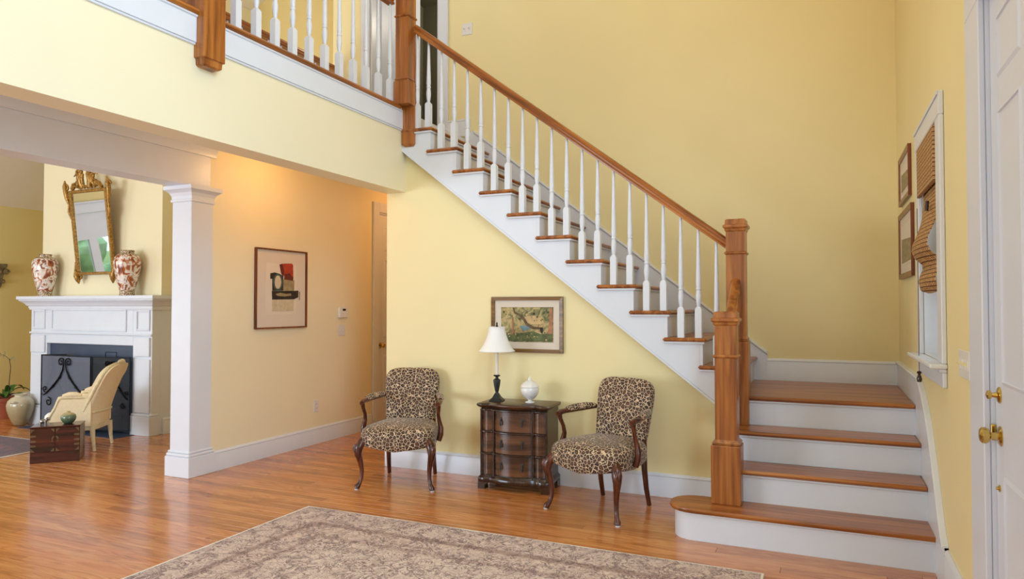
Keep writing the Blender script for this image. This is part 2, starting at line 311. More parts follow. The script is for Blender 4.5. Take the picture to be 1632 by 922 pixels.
# ------------------------------------------------------------------ mesh helpers
class MB:
    def __init__(s): s.v = []; s.f = []
    def add(s, vs, fs, mat=None):
        n = len(s.v)
        s.v += [tuple(mat @ Vector(p)) if mat else tuple(p) for p in vs]
        s.f += [tuple(i + n for i in f) for f in fs]; return s
    def box(s, x0, x1, y0, y1, z0, z1, b=0.0, mat=None):
        if x0 > x1: x0, x1 = x1, x0
        if y0 > y1: y0, y1 = y1, y0
        if z0 > z1: z0, z1 = z1, z0
        b = min(b, .45 * min(x1 - x0, y1 - y0, z1 - z0))
        if b <= 0:
            vs = [(x, y, z) for x in (x0, x1) for y in (y0, y1) for z in (z0, z1)]
            fs = [(0, 1, 3, 2), (4, 6, 7, 5), (0, 4, 5, 1), (2, 3, 7, 6), (0, 2, 6, 4), (1, 5, 7, 3)]
            return s.add(vs, fs, mat)
        X = (x0, x1); Y = (y0, y1); Z = (z0, z1); vs = []; idx = {}
        for i in (0, 1):
            for j in (0, 1):
                for k in (0, 1):
                    sx = b if i == 0 else -b; sy = b if j == 0 else -b; sz = b if k == 0 else -b
                    for a, p in enumerate(((X[i], Y[j] + sy, Z[k] + sz), (X[i] + sx, Y[j], Z[k] + sz), (X[i] + sx, Y[j] + sy, Z[k]))):
                        idx[i, j, k, a] = len(vs); vs.append(p)
        fs = []
        for i in (0, 1): q = [idx[i, j, k, 0] for j, k in ((0, 0), (1, 0), (1, 1), (0, 1))]; fs.append(q if i else q[::-1])
        for j in (0, 1): q = [idx[i, j, k, 1] for i, k in ((0, 0), (1, 0), (1, 1), (0, 1))]; fs.append(q[::-1] if j else q)
        for k in (0, 1): q = [idx[i, j, k, 2] for i, j in ((0, 0), (1, 0), (1, 1), (0, 1))]; fs.append(q if k else q[::-1])
        for i in (0, 1):
            for j in (0, 1): fs.append([idx[i, j, 0, 0], idx[i, j, 0, 1], idx[i, j, 1, 1], idx[i, j, 1, 0]])
            for k in (0, 1): fs.append([idx[i, 0, k, 0], idx[i, 0, k, 2], idx[i, 1, k, 2], idx[i, 1, k, 0]])
        for j in (0, 1):
            for k in (0, 1): fs.append([idx[0, j, k, 1], idx[0, j, k, 2], idx[1, j, k, 2], idx[1, j, k, 1]])
        for i in (0, 1):
            for j in (0, 1):
                for k in (0, 1): fs.append([idx[i, j, k, a] for a in (0, 1, 2)])
        return s.add(vs, fs, mat)
    def rings(s, rs, cap=True, close=False, mat=None):
        n = len(rs[0]); vs = [p for r in rs for p in r]; fs = []
        m = len(rs)
        for i in range(m if close else m - 1):
            a = i * n; b = ((i + 1) % m) * n
            for j in range(n): fs.append((a + j, a + (j + 1) % n, b + (j + 1) % n, b + j))
        if cap and not close: fs.append(tuple(range(n))[::-1]); fs.append(tuple(range((m - 1) * n, m * n)))
        return s.add(vs, fs, mat)
    def lathe(s, prof, n=24, c=(0, 0, 0), mat=None, a0=0, sx=1, sy=1):
        rs = [[(c[0] + r * sx * math.cos(a0 + 2 * pi * j / n), c[1] + r * sy * math.sin(a0 + 2 * pi * j / n), c[2] + z) for j in range(n)] for r, z in prof]
        return s.rings(rs, True, mat=mat)
    def tube(s, pts, rad, n=8, mat=None, flat=None, close=False):
        pts = [Vector(p) for p in pts]; rs = []; m = len(pts)
        if not hasattr(rad, '__len__'): rad = [rad] * m
        u = None
        for i, p in enumerate(pts):
            a = pts[(i - 1) % m] if (close or i > 0) else p; b = pts[(i + 1) % m] if (close or i < m - 1) else p
            t = (b - a).normalized()
            if u is None:
                u = t.cross(Vector((0, 0, 1)));
                if u.length < .1: u = t.cross(Vector((0, 1, 0)))
            u = (u - t * u.dot(t)).normalized(); vv = t.cross(u)
            k = flat or 1
            rs.append([tuple(p + u * rad[i] * math.cos(2 * pi * j / n) + vv * rad[i] * k * math.sin(2 * pi * j / n)) for j in range(n)])
        return s.rings(rs, True, close, mat)
    def prism(s, poly, axis, a, b, mat=None):
        """polygon in the two other axes, extruded from a to b along axis"""
        def P(u, v, w): return {'x': (w, u, v), 'y': (u, w, v), 'z': (u, v, w)}[axis]
        n = len(poly)
        return s.add([P(u, v, a) for u, v in poly] + [P(u, v, b) for u, v in poly],
                     [tuple(range(n))[::-1], tuple(range(n, 2 * n))] + [(i, (i + 1) % n, n + (i + 1) % n, n + i) for i in range(n)], mat)
    def mesh(s, name, smooth=35):
        me = bpy.data.meshes.new(name); me.from_pydata(s.v, [], [tuple(f) for f in s.f])
        bm = bmesh.new(); bm.from_mesh(me); bmesh.ops.recalc_face_normals(bm, faces=bm.faces); bm.to_mesh(me); bm.free()
        if smooth:
            me.shade_smooth(); me.set_sharp_from_angle(angle=R(smooth))
        return me
    def build(s, name, mat, parent=None, loc=None, smooth=35):
        me = s.mesh(name, smooth); me.materials.append(M[mat] if isinstance(mat, str) else mat)
        return put(name, me, parent, loc)
def yzframe(m, x0, x1, y0, y1, z0, z1, ty, tz0, tz1, b=.003):
    """rectangular frame without overlapping pieces: stiles full height, rails between"""
    m.box(x0, x1, y0, y0 + ty, z0, z1, b); m.box(x0, x1, y1 - ty, y1, z0, z1, b)
    if tz0: m.box(x0, x1, y0 + ty, y1 - ty, z0, z0 + tz0, b)
    if tz1: m.box(x0, x1, y0 + ty, y1 - ty, z1 - tz1, z1, b)
    return m
def xzframe(m, y0, y1, x0, x1, z0, z1, tx, tz0, tz1, b=.003):
    m.box(x0, x0 + tx, y0, y1, z0, z1, b); m.box(x1 - tx, x1, y0, y1, z0, z1, b)
    if tz0: m.box(x0 + tx, x1 - tx, y0, y1, z0, z0 + tz0, b)
    if tz1: m.box(x0 + tx, x1 - tx, y0, y1, z1 - tz1, z1, b)
    return m
def put(name, me, parent=None, loc=None):
    o = bpy.data.objects.new(name, me); COL.objects.link(o)
    if parent: o.parent = parent
    if loc: o.location = loc
    return o
def thing(name, label, cat, loc=(0, 0, 0), rz=0, group=None, kind=None):
    o = bpy.data.objects.new(name, None); o.empty_display_size = .1; COL.objects.link(o)
    o.location = loc; o.rotation_euler = (0, 0, R(rz)); o['label'] = label; o['category'] = cat
    if group: o['group'] = group
    if kind: o['kind'] = kind
    return o
def struct(o, label=None, cat=None):
    o['kind'] = 'structure'
    if label: o['label'] = label
    if cat: o['category'] = cat
    return o
def sroot(name, label, cat, loc=(0, 0, 0), rz=0): return thing(name, label, cat, loc, rz, None, 'structure')
def bx(name, mat, x0, x1, y0, y1, z0, z1, b=0.0, parent=None): return MB().box(x0, x1, y0, y1, z0, z1, b).build(name, mat, parent)
def copy_tree(o, loc, rz, label, depth=2):
    c = o.copy(); COL.objects.link(c); c.location = loc; c.rotation_euler = (0, 0, R(rz)); c['label'] = label
    def rec(src, dst):
        for ch in [x for x in src.children]:
            k = ch.copy(); COL.objects.link(k); k.parent = dst; rec(ch, k)
    rec(o, c); return c

# ------------------------------------------------------------------ key planes
XF = -3.2445      # face of the balcony wall
XH = -4.614       # hall wall / inner beam face
YW = 5.02         # wall below the stairs
YB = 6.052        # tall back wall
XR = .528         # entrance wall
ZB = 2.332        # underside of the beams
Z2 = 3.04         # upper floor
ZC = 2.74         # lower ceilings
RISE, RUN = .19, .2446

# ------------------------------------------------------------------ walls, ceilings
def wall(name, label, mat, boxes):
    m = MB()
    for b in boxes: m.box(*b)
    return struct(m.build(name, mat, smooth=0), label, 'wall')
wall('wall_back', 'tall yellow wall behind the staircase and upper landing', 'wall',
     [(-3.30, XR + .15, YB, YB + .12, 0, 5.6), (-3.52, -3.30, YB, YB + .12, ZC, 5.6), (-4.36, -3.52, YB, YB + .12, 5.2, 5.6), (-4.36, -3.52, YB, YB + .12, ZC, Z2 - .002), (-4.85, -4.36, YB, YB + .12, ZC, 5.6)])
# entrance wall with front door, stair window and a high window
wy0, wy1, wz0, wz1 = 3.93, 4.60, 1.09, 2.27
dy0, dy1, dz = 1.93, 2.888, 2.445
wall('wall_right', 'pale yellow entrance wall holding the front door and stair window', 'wall',
     [(XR, XR + .15, wy1, YB, 0, 5.6), (XR, XR + .15, dy1 + .02, wy0, 0, 5.6), (XR, XR + .15, wy0, wy1, 0, wz0), (XR, XR + .15, wy0, wy1, wz1, 5.6),
      (XR, XR + .15, dy0 - .02, dy1 + .02, dz + .02, 2.85), (XR, XR + .15, .25, dy1 + .02, 4.95, 5.6), (XR, XR + .15, .25, dy0 - .02, 2.4, 2.85), (XR, XR + .15, .25, dy0 - .02, 0, .4), (XR, XR + .15, 1.7, dy0 - .02, .4, 2.4), (XR, XR + .15, .25, .5, .4, 2.4), (XR, XR + .15, 2.35, dy1 + .02, 2.85, 4.95), (XR, XR + .15, -2.5, .25, 0, 5.6)])  # low opening beside the door is cut for the added fill
wall('wall_front', 'yellow front wall facing the staircase', 'wall', [(-10.15, XR + .15, -2.62, -2.5, 0, 5.6)])
wall('wall_stair', 'yellow wall under the open staircase behind the two armchairs', 'wall', [])
bpy.data.objects.remove(bpy.data.objects['wall_stair'])
def zbot(x): return .695 + .7767 * (-.70 - x)
m = MB().prism([(-3.433, 0), (-.555, 0), (-.555, zbot(-.555) + .02), (XF, zbot(XF) + .02), (XF, ZB), (-3.433, ZB)], 'y', YW, YW + .1)
struct(m.build('wall_stair', 'wall', smooth=0), 'yellow wall under the open staircase behind the two armchairs', 'wall')
wall('wall_hall', 'yellow hallway wall hung with the abstract print', 'wall_lit', [(XH - .12, XH, 4.2, 6.57, 0, ZC), (XH - .12, XH, 7.33, 8.5, 0, ZC), (XH - .12, XH, 6.57, 7.33, 2.44, ZC)])
wall('wall_balcony', 'yellow wall, colour lightened as daylit, below the balcony, over the wide opening', 'wall_lit',
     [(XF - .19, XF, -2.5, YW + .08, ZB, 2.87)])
struct(bx('balcony_floor', 'ceil', -4.9, XF - .02, -2.5, YB, ZC, Z2 - .03), 'pale ceiling slab carrying the balcony over the hall', 'floor')
struct(bx('floor_upper', 'oak_y', -4.9, XF - .125, -2.5, YB, Z2 - .03, Z2), 'wooden upper hall floor behind the balcony balusters', 'floor')
struct(bx('ceiling_beam', 'white', -4.825, XH - .0005, -2.5, 4.199, ZB, ZC - .0005), 'white boxed beam resting on the square column', 'beam')
m = MB()
for d, h, z in ((.035, .03, ZC - .03), (.07, .05, ZC - .0), (.018, .02, ZC - .13)): pass
m.prism([(XH, ZC - .15), (XH + .015, ZC - .15), (XH + .02, ZC - .11), (XH + .05, ZC - .06), (XH + .085, ZC - .02), (XH + .085, ZC), (XH, ZC)], 'y', -2.5, 4.25)
struct(m.build('trim_1', 'white', smooth=60), 'white crown moulding along the top of the boxed beam', 'moulding')
wall('wall_living_left', 'deep yellow side wall of the living room', 'wall2', [(-10.3, -10.15, -2.5, 1.9, 0, .45), (-10.3, -10.15, -2.5, .5, .45, ZC), (-10.3, -10.15, .5, 1.9, 2.1, ZC), (-10.3, -10.15, 1.9, 2.75, 0, ZC), (-10.3, -10.15, 3.6, 6.6, 0, ZC), (-10.3, -10.15, 2.75, 3.6, 2.33, ZC)])
wall('wall_living_back', 'yellow living room wall behind the chimney breast', 'wall2', [(-10.15, -4.73, 6.5, 6.62, 0, 5.6)])
struct(MB().prism([(-10.3, 2.627), (-5.4, 5.67), (-5.4, 5.78), (-10.3, 2.74)], 'y', -2.5, 6.5).build('ceiling_living', 'ceil', smooth=0), 'sloping pale ceiling of the living room beside the chimney breast', 'ceiling')
wall('wall_upper_return', 'yellow return wall beside the upper doorway', 'wall', [(-4.85, -4.74, YB + .12, 6.5, ZC, 5.6)])
struct(bx('ceiling_hall', 'ceil', -4.9, -3.30, YB, 8.5, ZC, ZC + .1), 'pale ceiling of the rear hall', 'ceiling')
wall('wall_hall_end', 'yellow wall closing the rear hall', 'wall', [(-4.73, -3.3, 8.5, 8.6, 0, ZC)])
wall('wall_hall_right', 'yellow hall wall under the stairs', 'wall', [(-3.433, -3.31, YW + .1, 8.5, 0, ZC)])
struct(bx('ceiling', 'ceil', -5.6, XR + .15, -2.5, 6.6, 5.6, 5.7), 'high foyer ceiling', 'ceiling')
struct(MB().prism([(-8.44, 1.40), (-6.44, 1.40), (-6.44, 5.02), (-8.44, 3.78)], 'y', 5.226, 6.49).build('wall_chimney', 'cream', smooth=0), 'cream chimney breast wall above the white mantel', 'wall')
# room behind the upper doorway
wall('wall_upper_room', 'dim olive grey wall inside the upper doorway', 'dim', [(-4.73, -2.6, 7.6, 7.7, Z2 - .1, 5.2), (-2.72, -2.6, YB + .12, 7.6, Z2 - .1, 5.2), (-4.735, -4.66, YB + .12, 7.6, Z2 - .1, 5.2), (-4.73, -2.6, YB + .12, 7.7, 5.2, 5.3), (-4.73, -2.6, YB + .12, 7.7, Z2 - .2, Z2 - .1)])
struct(bx('ground', 'lawn', -40, 40, -40, 40, -.9, -.85), 'green lawn outside', 'ground')

# ------------------------------------------------------------------ floor of oak strips
fl = struct(bx('floor', 'subfloor', -10.15, XR + .15, -2.5, 8.5, -.12, -.02), 'glossy oak strip floor running through foyer and living room', 'floor')
def plank_mesh(boxes, name):
    m = MB(); rn = []
    for (x0, x1, y0, y1, r) in boxes:
        e = .0012
        vs = [(x0 + e, y0 + e, 0), (x1 - e, y0 + e, 0), (x1 - e, y1 - e, 0), (x0 + e, y1 - e, 0), (x0 + .0004, y0 + .0004, -.0022), (x1 - .0004, y0 + .0004, -.0022), (x1 - .0004, y1 - .0004, -.0022), (x0 + .0004, y1 - .0004, -.0022),
              (x0, y0, -.02), (x1, y0, -.02), (x1, y1, -.02), (x0, y1, -.02)]
        fs = [(0, 1, 2, 3)] + [(i, (i + 1) % 4 + 0, (i + 1) % 4 + 4, i + 4) for i in range(4)] + [(i + 4, (i + 1) % 4 + 4, (i + 1) % 4 + 8, i + 8) for i in range(4)]
        m.add(vs, fs); rn += [r] * 12
    me = m.mesh(name, 0); a = me.attributes.new('rnd', 'FLOAT', 'POINT')
    a.data.foreach_set('value', rn); me.materials.append(M['floor']); return me
PW = .0826
planks = []
y = 1.6; row = 0
while y < 8.4:
    x = -10.15 - random.random() * 1.5
    while x < XR:
        L = random.uniform(.9, 2.2); x0 = max(x, -10.15); x1 = min(x + L, XR + .05)
        if x1 - x0 > .02: planks.append((x0, x1, y, y + PW, random.random()))
        x += L
    y += PW; row += 1
def prio(p):
    cx = (p[0] + p[1]) / 2; cy = (p[2] + p[3]) / 2
    ang = abs(math.degrees(math.atan2(-cx, cy)) - 24)
    hid = (-3.1 < p[0] and p[1] < -.4 and cy < 3.7) or cx > -.3 and cy > 4.2 or cy > 5.05 and cx > -3.3
    return (1000 if ang > 40 or hid or cy < 1.9 else 0) + math.hypot(cx, cy)
planks.sort(key=prio)
for p in planks[:290]:
    put('plank', plank_mesh([p], 'plank'), fl)
o = put('floorboards', plank_mesh(planks[290:], 'floorboards'), fl); o['kind'] = 'stuff'
o = put('floorboards', plank_mesh([(-10.15, XR, -2.5 + i * PW * 2, -2.5 + (i + 1) * PW * 2, random.random()) for i in range(int(4.1 / PW / 2))], 'floorboards'), fl); o['kind'] = 'stuff'

# ------------------------------------------------------------------ baseboards
def base_profile(t=.018, h=.165): return [(0, 0), (t, 0), (t, h - .035), (t - .003, h - .028), (t - .003, h - .022), (t + .001, h - .018), (t - .004, h - .008), (t - .012, h), (0, h)]
def baseboard(name, label, pts_side, axis, a, b, base, sign, z=0, h=.165):
    """profile pushed out from wall plane `base` by sign, running along axis from a to b"""
    poly = [(base + sign * u, z + v) for u, v in base_profile(.02, h)]
    m = MB().prism(poly, axis, a, b)
    return struct(m.build(name, 'white', smooth=30), label, 'baseboard')
baseboard('baseboard_stair', 'white baseboard under the stair wall behind the armchairs', 0, 'x', -3.433, -.555, YW, -1)
baseboard('baseboard_hall', 'white baseboard along the hallway wall under the abstract print', 0, 'y', 4.22, 6.44, XH, 1)
baseboard('baseboard_back', 'white baseboard on the back wall of the stair landing', 0, 'x', -.42, XR - .015, YB, -1, .76, .178)
baseboard('baseboard_left', 'white baseboard of the deep yellow living room wall', 0, 'y', 3.7, 6.5, -10.15, 1, 0, .17)
baseboard('baseboard_right', 'white baseboard between front door and staircase', 0, 'y', 3.13, 3.83, XR, -1, 0, .22)
baseboard('baseboard_chimney', 'white baseboard on the side of the chimney breast', 0, 'y', 5.25, 6.5, -6.44, 1, 0, .17)
baseboard('baseboard_upper', 'white baseboard beside the upper doorway', 0, 'x', -3.41, -3.16, YB, -1, Z2, .175)
baseboard('baseboard_living', 'white baseboard of the living room rear wall', 0, 'x', -6.44, -4.73, 6.5, -1, 0, .17)

# ------------------------------------------------------------------ column
col = thing('column', 'square white column at the end of the hallway wall', 'column', (-4.714, 4.115, 0))
hw = .108
MB().box(-hw, hw, -hw, hw, 0, ZB, .004).build('shaft', 'white', col)
m = MB(); m.box(-.135, .135, -.135, .135, 0, .16, .004); m.box(-.13, .13, -.13, .13, .16, .185, .008); m.box(-.122, .122, -.122, .122, .185, .205, .008); m.build('plinth', 'white', col)
def sq_rings(prof, n=4):
    return [[(-a, -a, z), (a, -a, z), (a, a, z), (-a, a, z)] for a, z in prof]
m = MB().rings(sq_rings([(.108, 2.2), (.118, 2.205), (.118, 2.222), (.112, 2.226), (.114, 2.25), (.126, 2.275), (.148, 2.295), (.158, 2.3), (.158, 2.331)])); m.build('capital', 'white', col, smooth=20)

# ------------------------------------------------------------------ balcony: fascia, nosing, railing
def baluster_mesh(L, name):
    b = .0225; m = MB()
    # square block with chamfered shoulder
    m.rings([[(-b, -b, 0), (b, -b, 0), (b, b, 0), (-b, b, 0)], [(-b, -b, .20), (b, -b, .20), (b, b, .20), (-b, b, .20)], [(-.012, -.012, .218), (.012, -.012, .218), (.012, .012, .218), (-.012, .012, .218)]])
    pr = [(.011, .205), (.012, .222), (.0165, .245), (.0195, .275), (.0195, .30), (.0165, .325), (.0145, .335), (.0185, .340), (.0185, .350), (.0155, .354), (.0165, .362), (.0185, .375), (.018, .40), (.0085, L - .01), (.0085, L)]
    m.lathe(pr, 14)
    me = m.mesh(name, 40); me.materials.append(M['white']); return me
bal = thing('balcony_railing', 'balcony railing with turned white balusters and hanging oak newels', 'railing', (XF, 2.9, Z2))
def loc(p): return (p[0] - XF, p[1] - 2.9, p[2] - Z2)
def bpart(name, mat, x0, x1, y0, y1, z0, z1, b=0.002):
    return MB().box(x0 - XF, x1 - XF, y0 - 2.9, y1 - 2.9, z0 - Z2, z1 - Z2, b).build(name, mat, bal)
bpart('fascia_board', 'white', XF, XF + .02, -2.5, 4.945, 2.855, 3.012)
bpart('fascia_bead', 'white', XF, XF + .012, -2.5, 4.945, 2.842, 2.856, .003)
bpart('nosing', 'oak_y', XF - .12, XF + .045, -2.5, 4.90, 3.012, 3.046, .012)
bpart('nosing_moulding', 'white', XF, XF + .03, -2.5, 4.93, 2.998, 3.012, .004)
bme = baluster_mesh(.86, 'balcony_baluster')
for k in range(11): put('baluster', bme, bal, loc((XF - .045, 3.175 + .1667 * k, 3.046)))
for k in range(5): put('baluster', bme, bal, loc((XF - .045, 2.66 - .1667 * k, 3.046)))
rail_prof = [(-.03, 0), (.03, 0), (.033, .012), (.024, .022), (.024, .03), (.031, .04), (.03, .052), (.02, .064), (0, .068), (-.02, .064), (-.03, .052), (-.031, .04), (-.024, .03), (-.024, .022), (-.033, .012)]
m = MB().prism([(XF - .045 + u - XF, 3.046 + .845 + v - Z2) for u, v in rail_prof], 'y', -2.5 - 2.9, 4.86 - 2.9); m.build('handrail', 'oak_y', bal)
# hanging newel post
def newel(parent, cx, cy, z0, ztr, zring, ztop, wb=.08, ws=.062, under=None, inherit='oak_z', sub='newel_post'):
    m = MB(); m.box(cx - wb, cx + wb, cy - wb, cy + wb, z0, ztr - .028, .003)
    m.box(cx - wb + .006, cx + wb - .006, cy - wb + .006, cy + wb - .006, ztr - .028, ztr - .014, .004)
    m.rings([[(cx - a, cy - a, z), (cx + a, cy - a, z), (cx + a, cy + a, z), (cx - a, cy + a, z)] for a, z in ((wb - .004, ztr - .014), (ws, ztr + .004), (ws, ztop - .055))])
    p = m.build(sub, inherit, parent, smooth=30)
    m = MB(); m.box(cx - ws - .011, cx + ws + .011, cy - ws - .011, cy + ws + .011, zring, zring + .02, .007); m.build('collar', inherit, p)
    m = MB(); m.rings([[(cx - a, cy - a, z), (cx + a, cy - a, z), (cx + a, cy + a, z), (cx - a, cy + a, z)] for a, z in
                       ((ws, ztop - .085), (ws + .006, ztop - .078), (ws + .008, ztop - .066), (ws + .018, ztop - .056), (ws + .018, ztop - .042), (ws + .006, ztop - .036), (ws + .004, ztop - .008), (ws - .006, ztop))])
    m.build('cap', inherit, p, smooth=20)
    return p
n1 = newel(bal, -3.245 - XF, 0.003, -.27, .23, .68, 1.05, .078, .066)
m = MB().rings([[(-a, .003 - a, z), (a, .003 - a, z), (a, .003 + a, z), (-a, .003 + a, z)] for a, z in ((.052, -.315), (.064, -.305), (.066, -.275), (.07, -.268))]); m.build('drop_cap', 'oak_z', n1, smooth=20)
# upper corner newel
p = newel(bal, -3.185 - XF, 4.92 - 2.9, .002, .225, .735, 1.12, .072, .061)
m = MB().rings([[(x0, y0, z), (x1, y0, z), (x1, 2.13, z), (x0, 2.13, z)] for x0, x1, y0, z in ((.03, .115, 2.055, -.335), (.01, .13, 2.04, -.315), (.01, .13, 2.04, .002))]); m.build('drop_post', 'oak_z', p, smooth=20)
# far railing of the bridge
fr = thing('bridge_railing', 'second oak and white railing across the upper hall, behind the balcony railing', 'railing', (-4.78, 3.4, Z2))
MB().prism([(u, .842 + v) for u, v in rail_prof], 'y', -5.9, 2.65).build('handrail', 'oak_y', fr)
for k in range(16): put('baluster', bme, fr, (0, 2.5 - .1667 * k - .05 if k < 8 else 2.5 - .1667 * k - .05, 0.0))
newel(fr, 0, .96, .0, .20, .7, 1.04, .078, .062)

# ------------------------------------------------------------------ staircase
st = thing('staircase', 'L-shaped open staircase with oak treads, white risers and turned balusters', 'staircase', (0, 0, 0))
XL = -.56         # left edge of lower flight
def xr_(mm): return -.7685 - (mm - 6) * RUN          # riser face x of step mm on the upper flight
def tread_box(parent, mat, x0, x1, y0, y1, z, loc0=(0, 0, 0)):
    return MB().box(x0, x1, y0, y1, z - .027, z, .011).build('tread', mat, parent)
YL = [4.12 + .258 * k for k in range(4)]
# step 1 with bullnose end
def bull(r, cx, cy, x_r, y_back, y_front):
    pts = [(x_r, y_front), (cx, y_front)]
    for k in range(1, 13):
        a = -pi / 2 - pi * k / 12
        pts.append((cx + r * math.cos(a), cy + r * math.sin(a)))
    pts += [(XL, cy + r), (XL, y_back), (x_r, y_back)]
    return pts
poly = bull(.155, -.705, YL[0] + .155, XR - .015, YL[1] + .035, YL[0])
rg = []
cxm, cym = -.2, 4.27
def inset(poly, d):
    out = []
    n = len(poly)
    for i in range(n):
        p0 = Vector(poly[i - 1]); p1 = Vector(poly[i]); p2 = Vector(poly[(i + 1) % n])
        e1 = (p1 - p0); e2 = (p2 - p1)
        if e1.length < 1e-6 or e2.length < 1e-6: out.append(tuple(p1)); continue
        e1.normalize(); e2.normalize()
        n1 = Vector((e1.y, -e1.x)); n2 = Vector((e2.y, -e2.x)); b = (n1 + n2)
        b = b / max(b.length_squared, .2) * 2 * 1
        out.append(tuple(p1 + b * d * .5 * 2 / 2 * 1.0))
    return out
sgn = 1
MB().rings([[(px, py, z) for px, py in inset(poly, d)] for d, z in ((.01, .163), (.003, .167), (0, .176), (.002, .185), (.009, .19))]).build('tread', 'oak_x', st)
MB().prism(bull(.125, -.705, YL[0] + .155, XR - .015, YL[1], YL[0] + .03), 'z', 0, .163).build('riser', 'white', st, smooth=40)
for k in (1, 2):
    z = (k + 1) * RISE
    tread_box(st, 'oak_x', XL - .03, XR - .015, YL[k], YL[k + 1] + .035, z)
    MB().box(XL, XR - .015, YL[k] + .03, YL[k] + .055, z - RISE, z - .027).build('riser', 'white', st)
z = 4 * RISE
MB().box(XL + .09, XR - .015, YL[3] + .03, YL[3] + .055, z - RISE, z - .027).build('riser', 'white', st)
MB().box(XL - .03, XR - .015, YL[3], YB, z - .027, z, .011).build('landing', 'oak_x', st)
MB().prism([(YL[1] + .03, 0), (YW + .05, 0), (YW + .05, z - .027), (YL[3] + .03, z - .027), (YL[3] + .03, 3 * RISE - .027), (YL[2] + .03, 3 * RISE - .027), (YL[2] + .03, 2 * RISE - .027), (YL[1] + .03, 2 * RISE - .027)], 'x', XL, XL + .05).build('stringer', 'white', st)
for k in range(4):   # cove moulding under lower nosings
    MB().box(XL + (.1 if k == 3 else 0) if k else -.6, XR - .016, YL[k] + .018, YL[k] + .032, (k + 1) * RISE - .042, (k + 1) * RISE - .027, .004).build('cove_moulding', 'white', st)
# upper flight: steps 5..16
YT = 4.935
for k in range(5, 16):
    z = k * RISE; x0 = xr_(k + 1); x1 = xr_(k) + .03
    MB().box(x0 - .03, x1, YT, YB - .02, z - .027, z, .011).build('tread', 'oak_y', st)
    MB().box(x0 - .02, x1 - .014, YT + .012, YT + .03, z - .042, z - .027, .004).build('cove_moulding', 'white', st)
    MB().box(x1 - .03, x1 - .014, YT + .03, YB - .02, z - .042, z - .027, .004).build('cove_moulding', 'white', st)
for k in range(5, 17):
    z = k * RISE; x = xr_(k)
    MB().box(x - .022, x + .0, YT + .0302, YB - .02, z - RISE, z - .027).build('riser', 'white', st)
poly = [(XL + .02, .60)]
poly = [(XL + .035, zbot(XL + .035)), (XL + .035, 4 * RISE)]
for k in range(5, 17):
    x = xr_(k); poly += [(x, (k - 1) * RISE - .027), (x, k * RISE - .027)]
poly[2] = (XL + .035, 4 * RISE); poly[2:4] = [(xr_(5), 4 * RISE), (xr_(5), 5 * RISE - .027)]
poly[1] = (xr_(5), 4 * RISE - .0)
poly[0] = (xr_(5), zbot(xr_(5)))
poly += [(XF, 16 * RISE - .027), (XF, zbot(XF))]
poly = [(p_[0] - (.0225 if p_[0] < XL + .3 and p_[0] > XF + .001 and p_[1] > p_[0] * 0 + zbot(p_[0]) + .02 else 0), p_[1]) for p_ in poly]
MB().prism(poly[:1] + poly[2:], 'y', YT + .03, YW - .002).build('stringer', 'white', st, smooth=0)
# moulding along the lower edge of the stringer
L0 = xr_(5); L1 = XF
MB().add([(L0, y_, zbot(L0) + dz_) for y_, dz_ in ((YT + .022, 0), (YT + .022, .016), (YW, .016), (YW, 0))] + [(L1, y_, zbot(L1) + dz_) for y_, dz_ in ((YT + .022, 0), (YT + .022, .016), (YW, .016), (YW, 0))],
     [(0, 1, 2, 3), (4, 7, 6, 5), (0, 4, 5, 1), (1, 5, 6, 2), (2, 6, 7, 3), (3, 7, 4, 0)]).build('stringer_moulding', 'white', st)
# skirt boards along the walls
def zs(x): return 1.454 + .777 * (-1.035 - x)
top = [(-.42, zs(-.42)), (-3.10, zs(-3.10)), (-3.2, Z2 + .03)]
MB().prism([(-.42, .76), (-.42, zs(-.42)), (-3.12, zs(-3.12)), (-3.2, zs(-3.12) + .01), (-3.2, 2.6), (-1.0, .76)], 'y', YB - .02, YB - .001).build('skirt_board', 'white', st, smooth=0)
m = MB(); a, b = Vector((-.42, zs(-.42))), Vector((-3.12, zs(-3.12)))
q = [(YB - .032, -.006), (YB - .034, .004), (YB - .028, .014), (YB - .001, .018), (YB - .001, -.012), (YB - .022, -.012)]
m.rings([[(p_.x, yy, p_.y + dd) for yy, dd in q] for p_ in (a, b)]); m.build('skirt_cap', 'white', st)
yp = [(3.84, .0), (3.84, .225), (3.90, .262), (3.961, .327), (4.06, .44), (4.18, .575), (4.31, .70), (4.42, .785), (4.55, .86), (4.68, .912), (4.80, .935), (YB - .02, .938), (YB - .02, 0)]
MB().prism(yp, 'x', XR - .018, XR - .001).build('skirt_board', 'white', st, smooth=0)
m = MB(); m.rings([[(XR - .001, a_, b_ - .012), (XR - .028, a_, b_ - .012), (XR - .03, a_, b_ - .002), (XR - .024, a_, b_ + .008), (XR - .001, a_, b_ + .01)] for a_, b_ in yp[1:-1]]); m.build('skirt_cap', 'white', st)
# balusters of the upper flight
def zrail(x): return 1.85 + .758 * (-.617 - x) - .072
bmA = baluster_mesh(.735, 'stair_baluster_short'); bmB = baluster_mesh(.645, 'stair_baluster')
for k in range(5, 16):
    for d, me in ((.093, bmA), (.215, bmB)):
        x = xr_(k + 1) + d; z = k * RISE
        if k == 15 and d < .1: x += .012
        if k == 5 and d > .1: continue
        L = zrail(x) - z + .02
        nb = baluster_mesh(L, 'stair_baluster')
        put('baluster', nb, st, (x, 4.985, z))
# lower flight balusters
for yy, k in ((4.54, 2), (4.68, 3), (4.80, 3)):
    zt = 1.56 + (yy - 4.86) * .72 - .06
    put('baluster', baluster_mesh(zt - k * RISE, 'stair_baluster'), st, (-.535, yy, k * RISE))
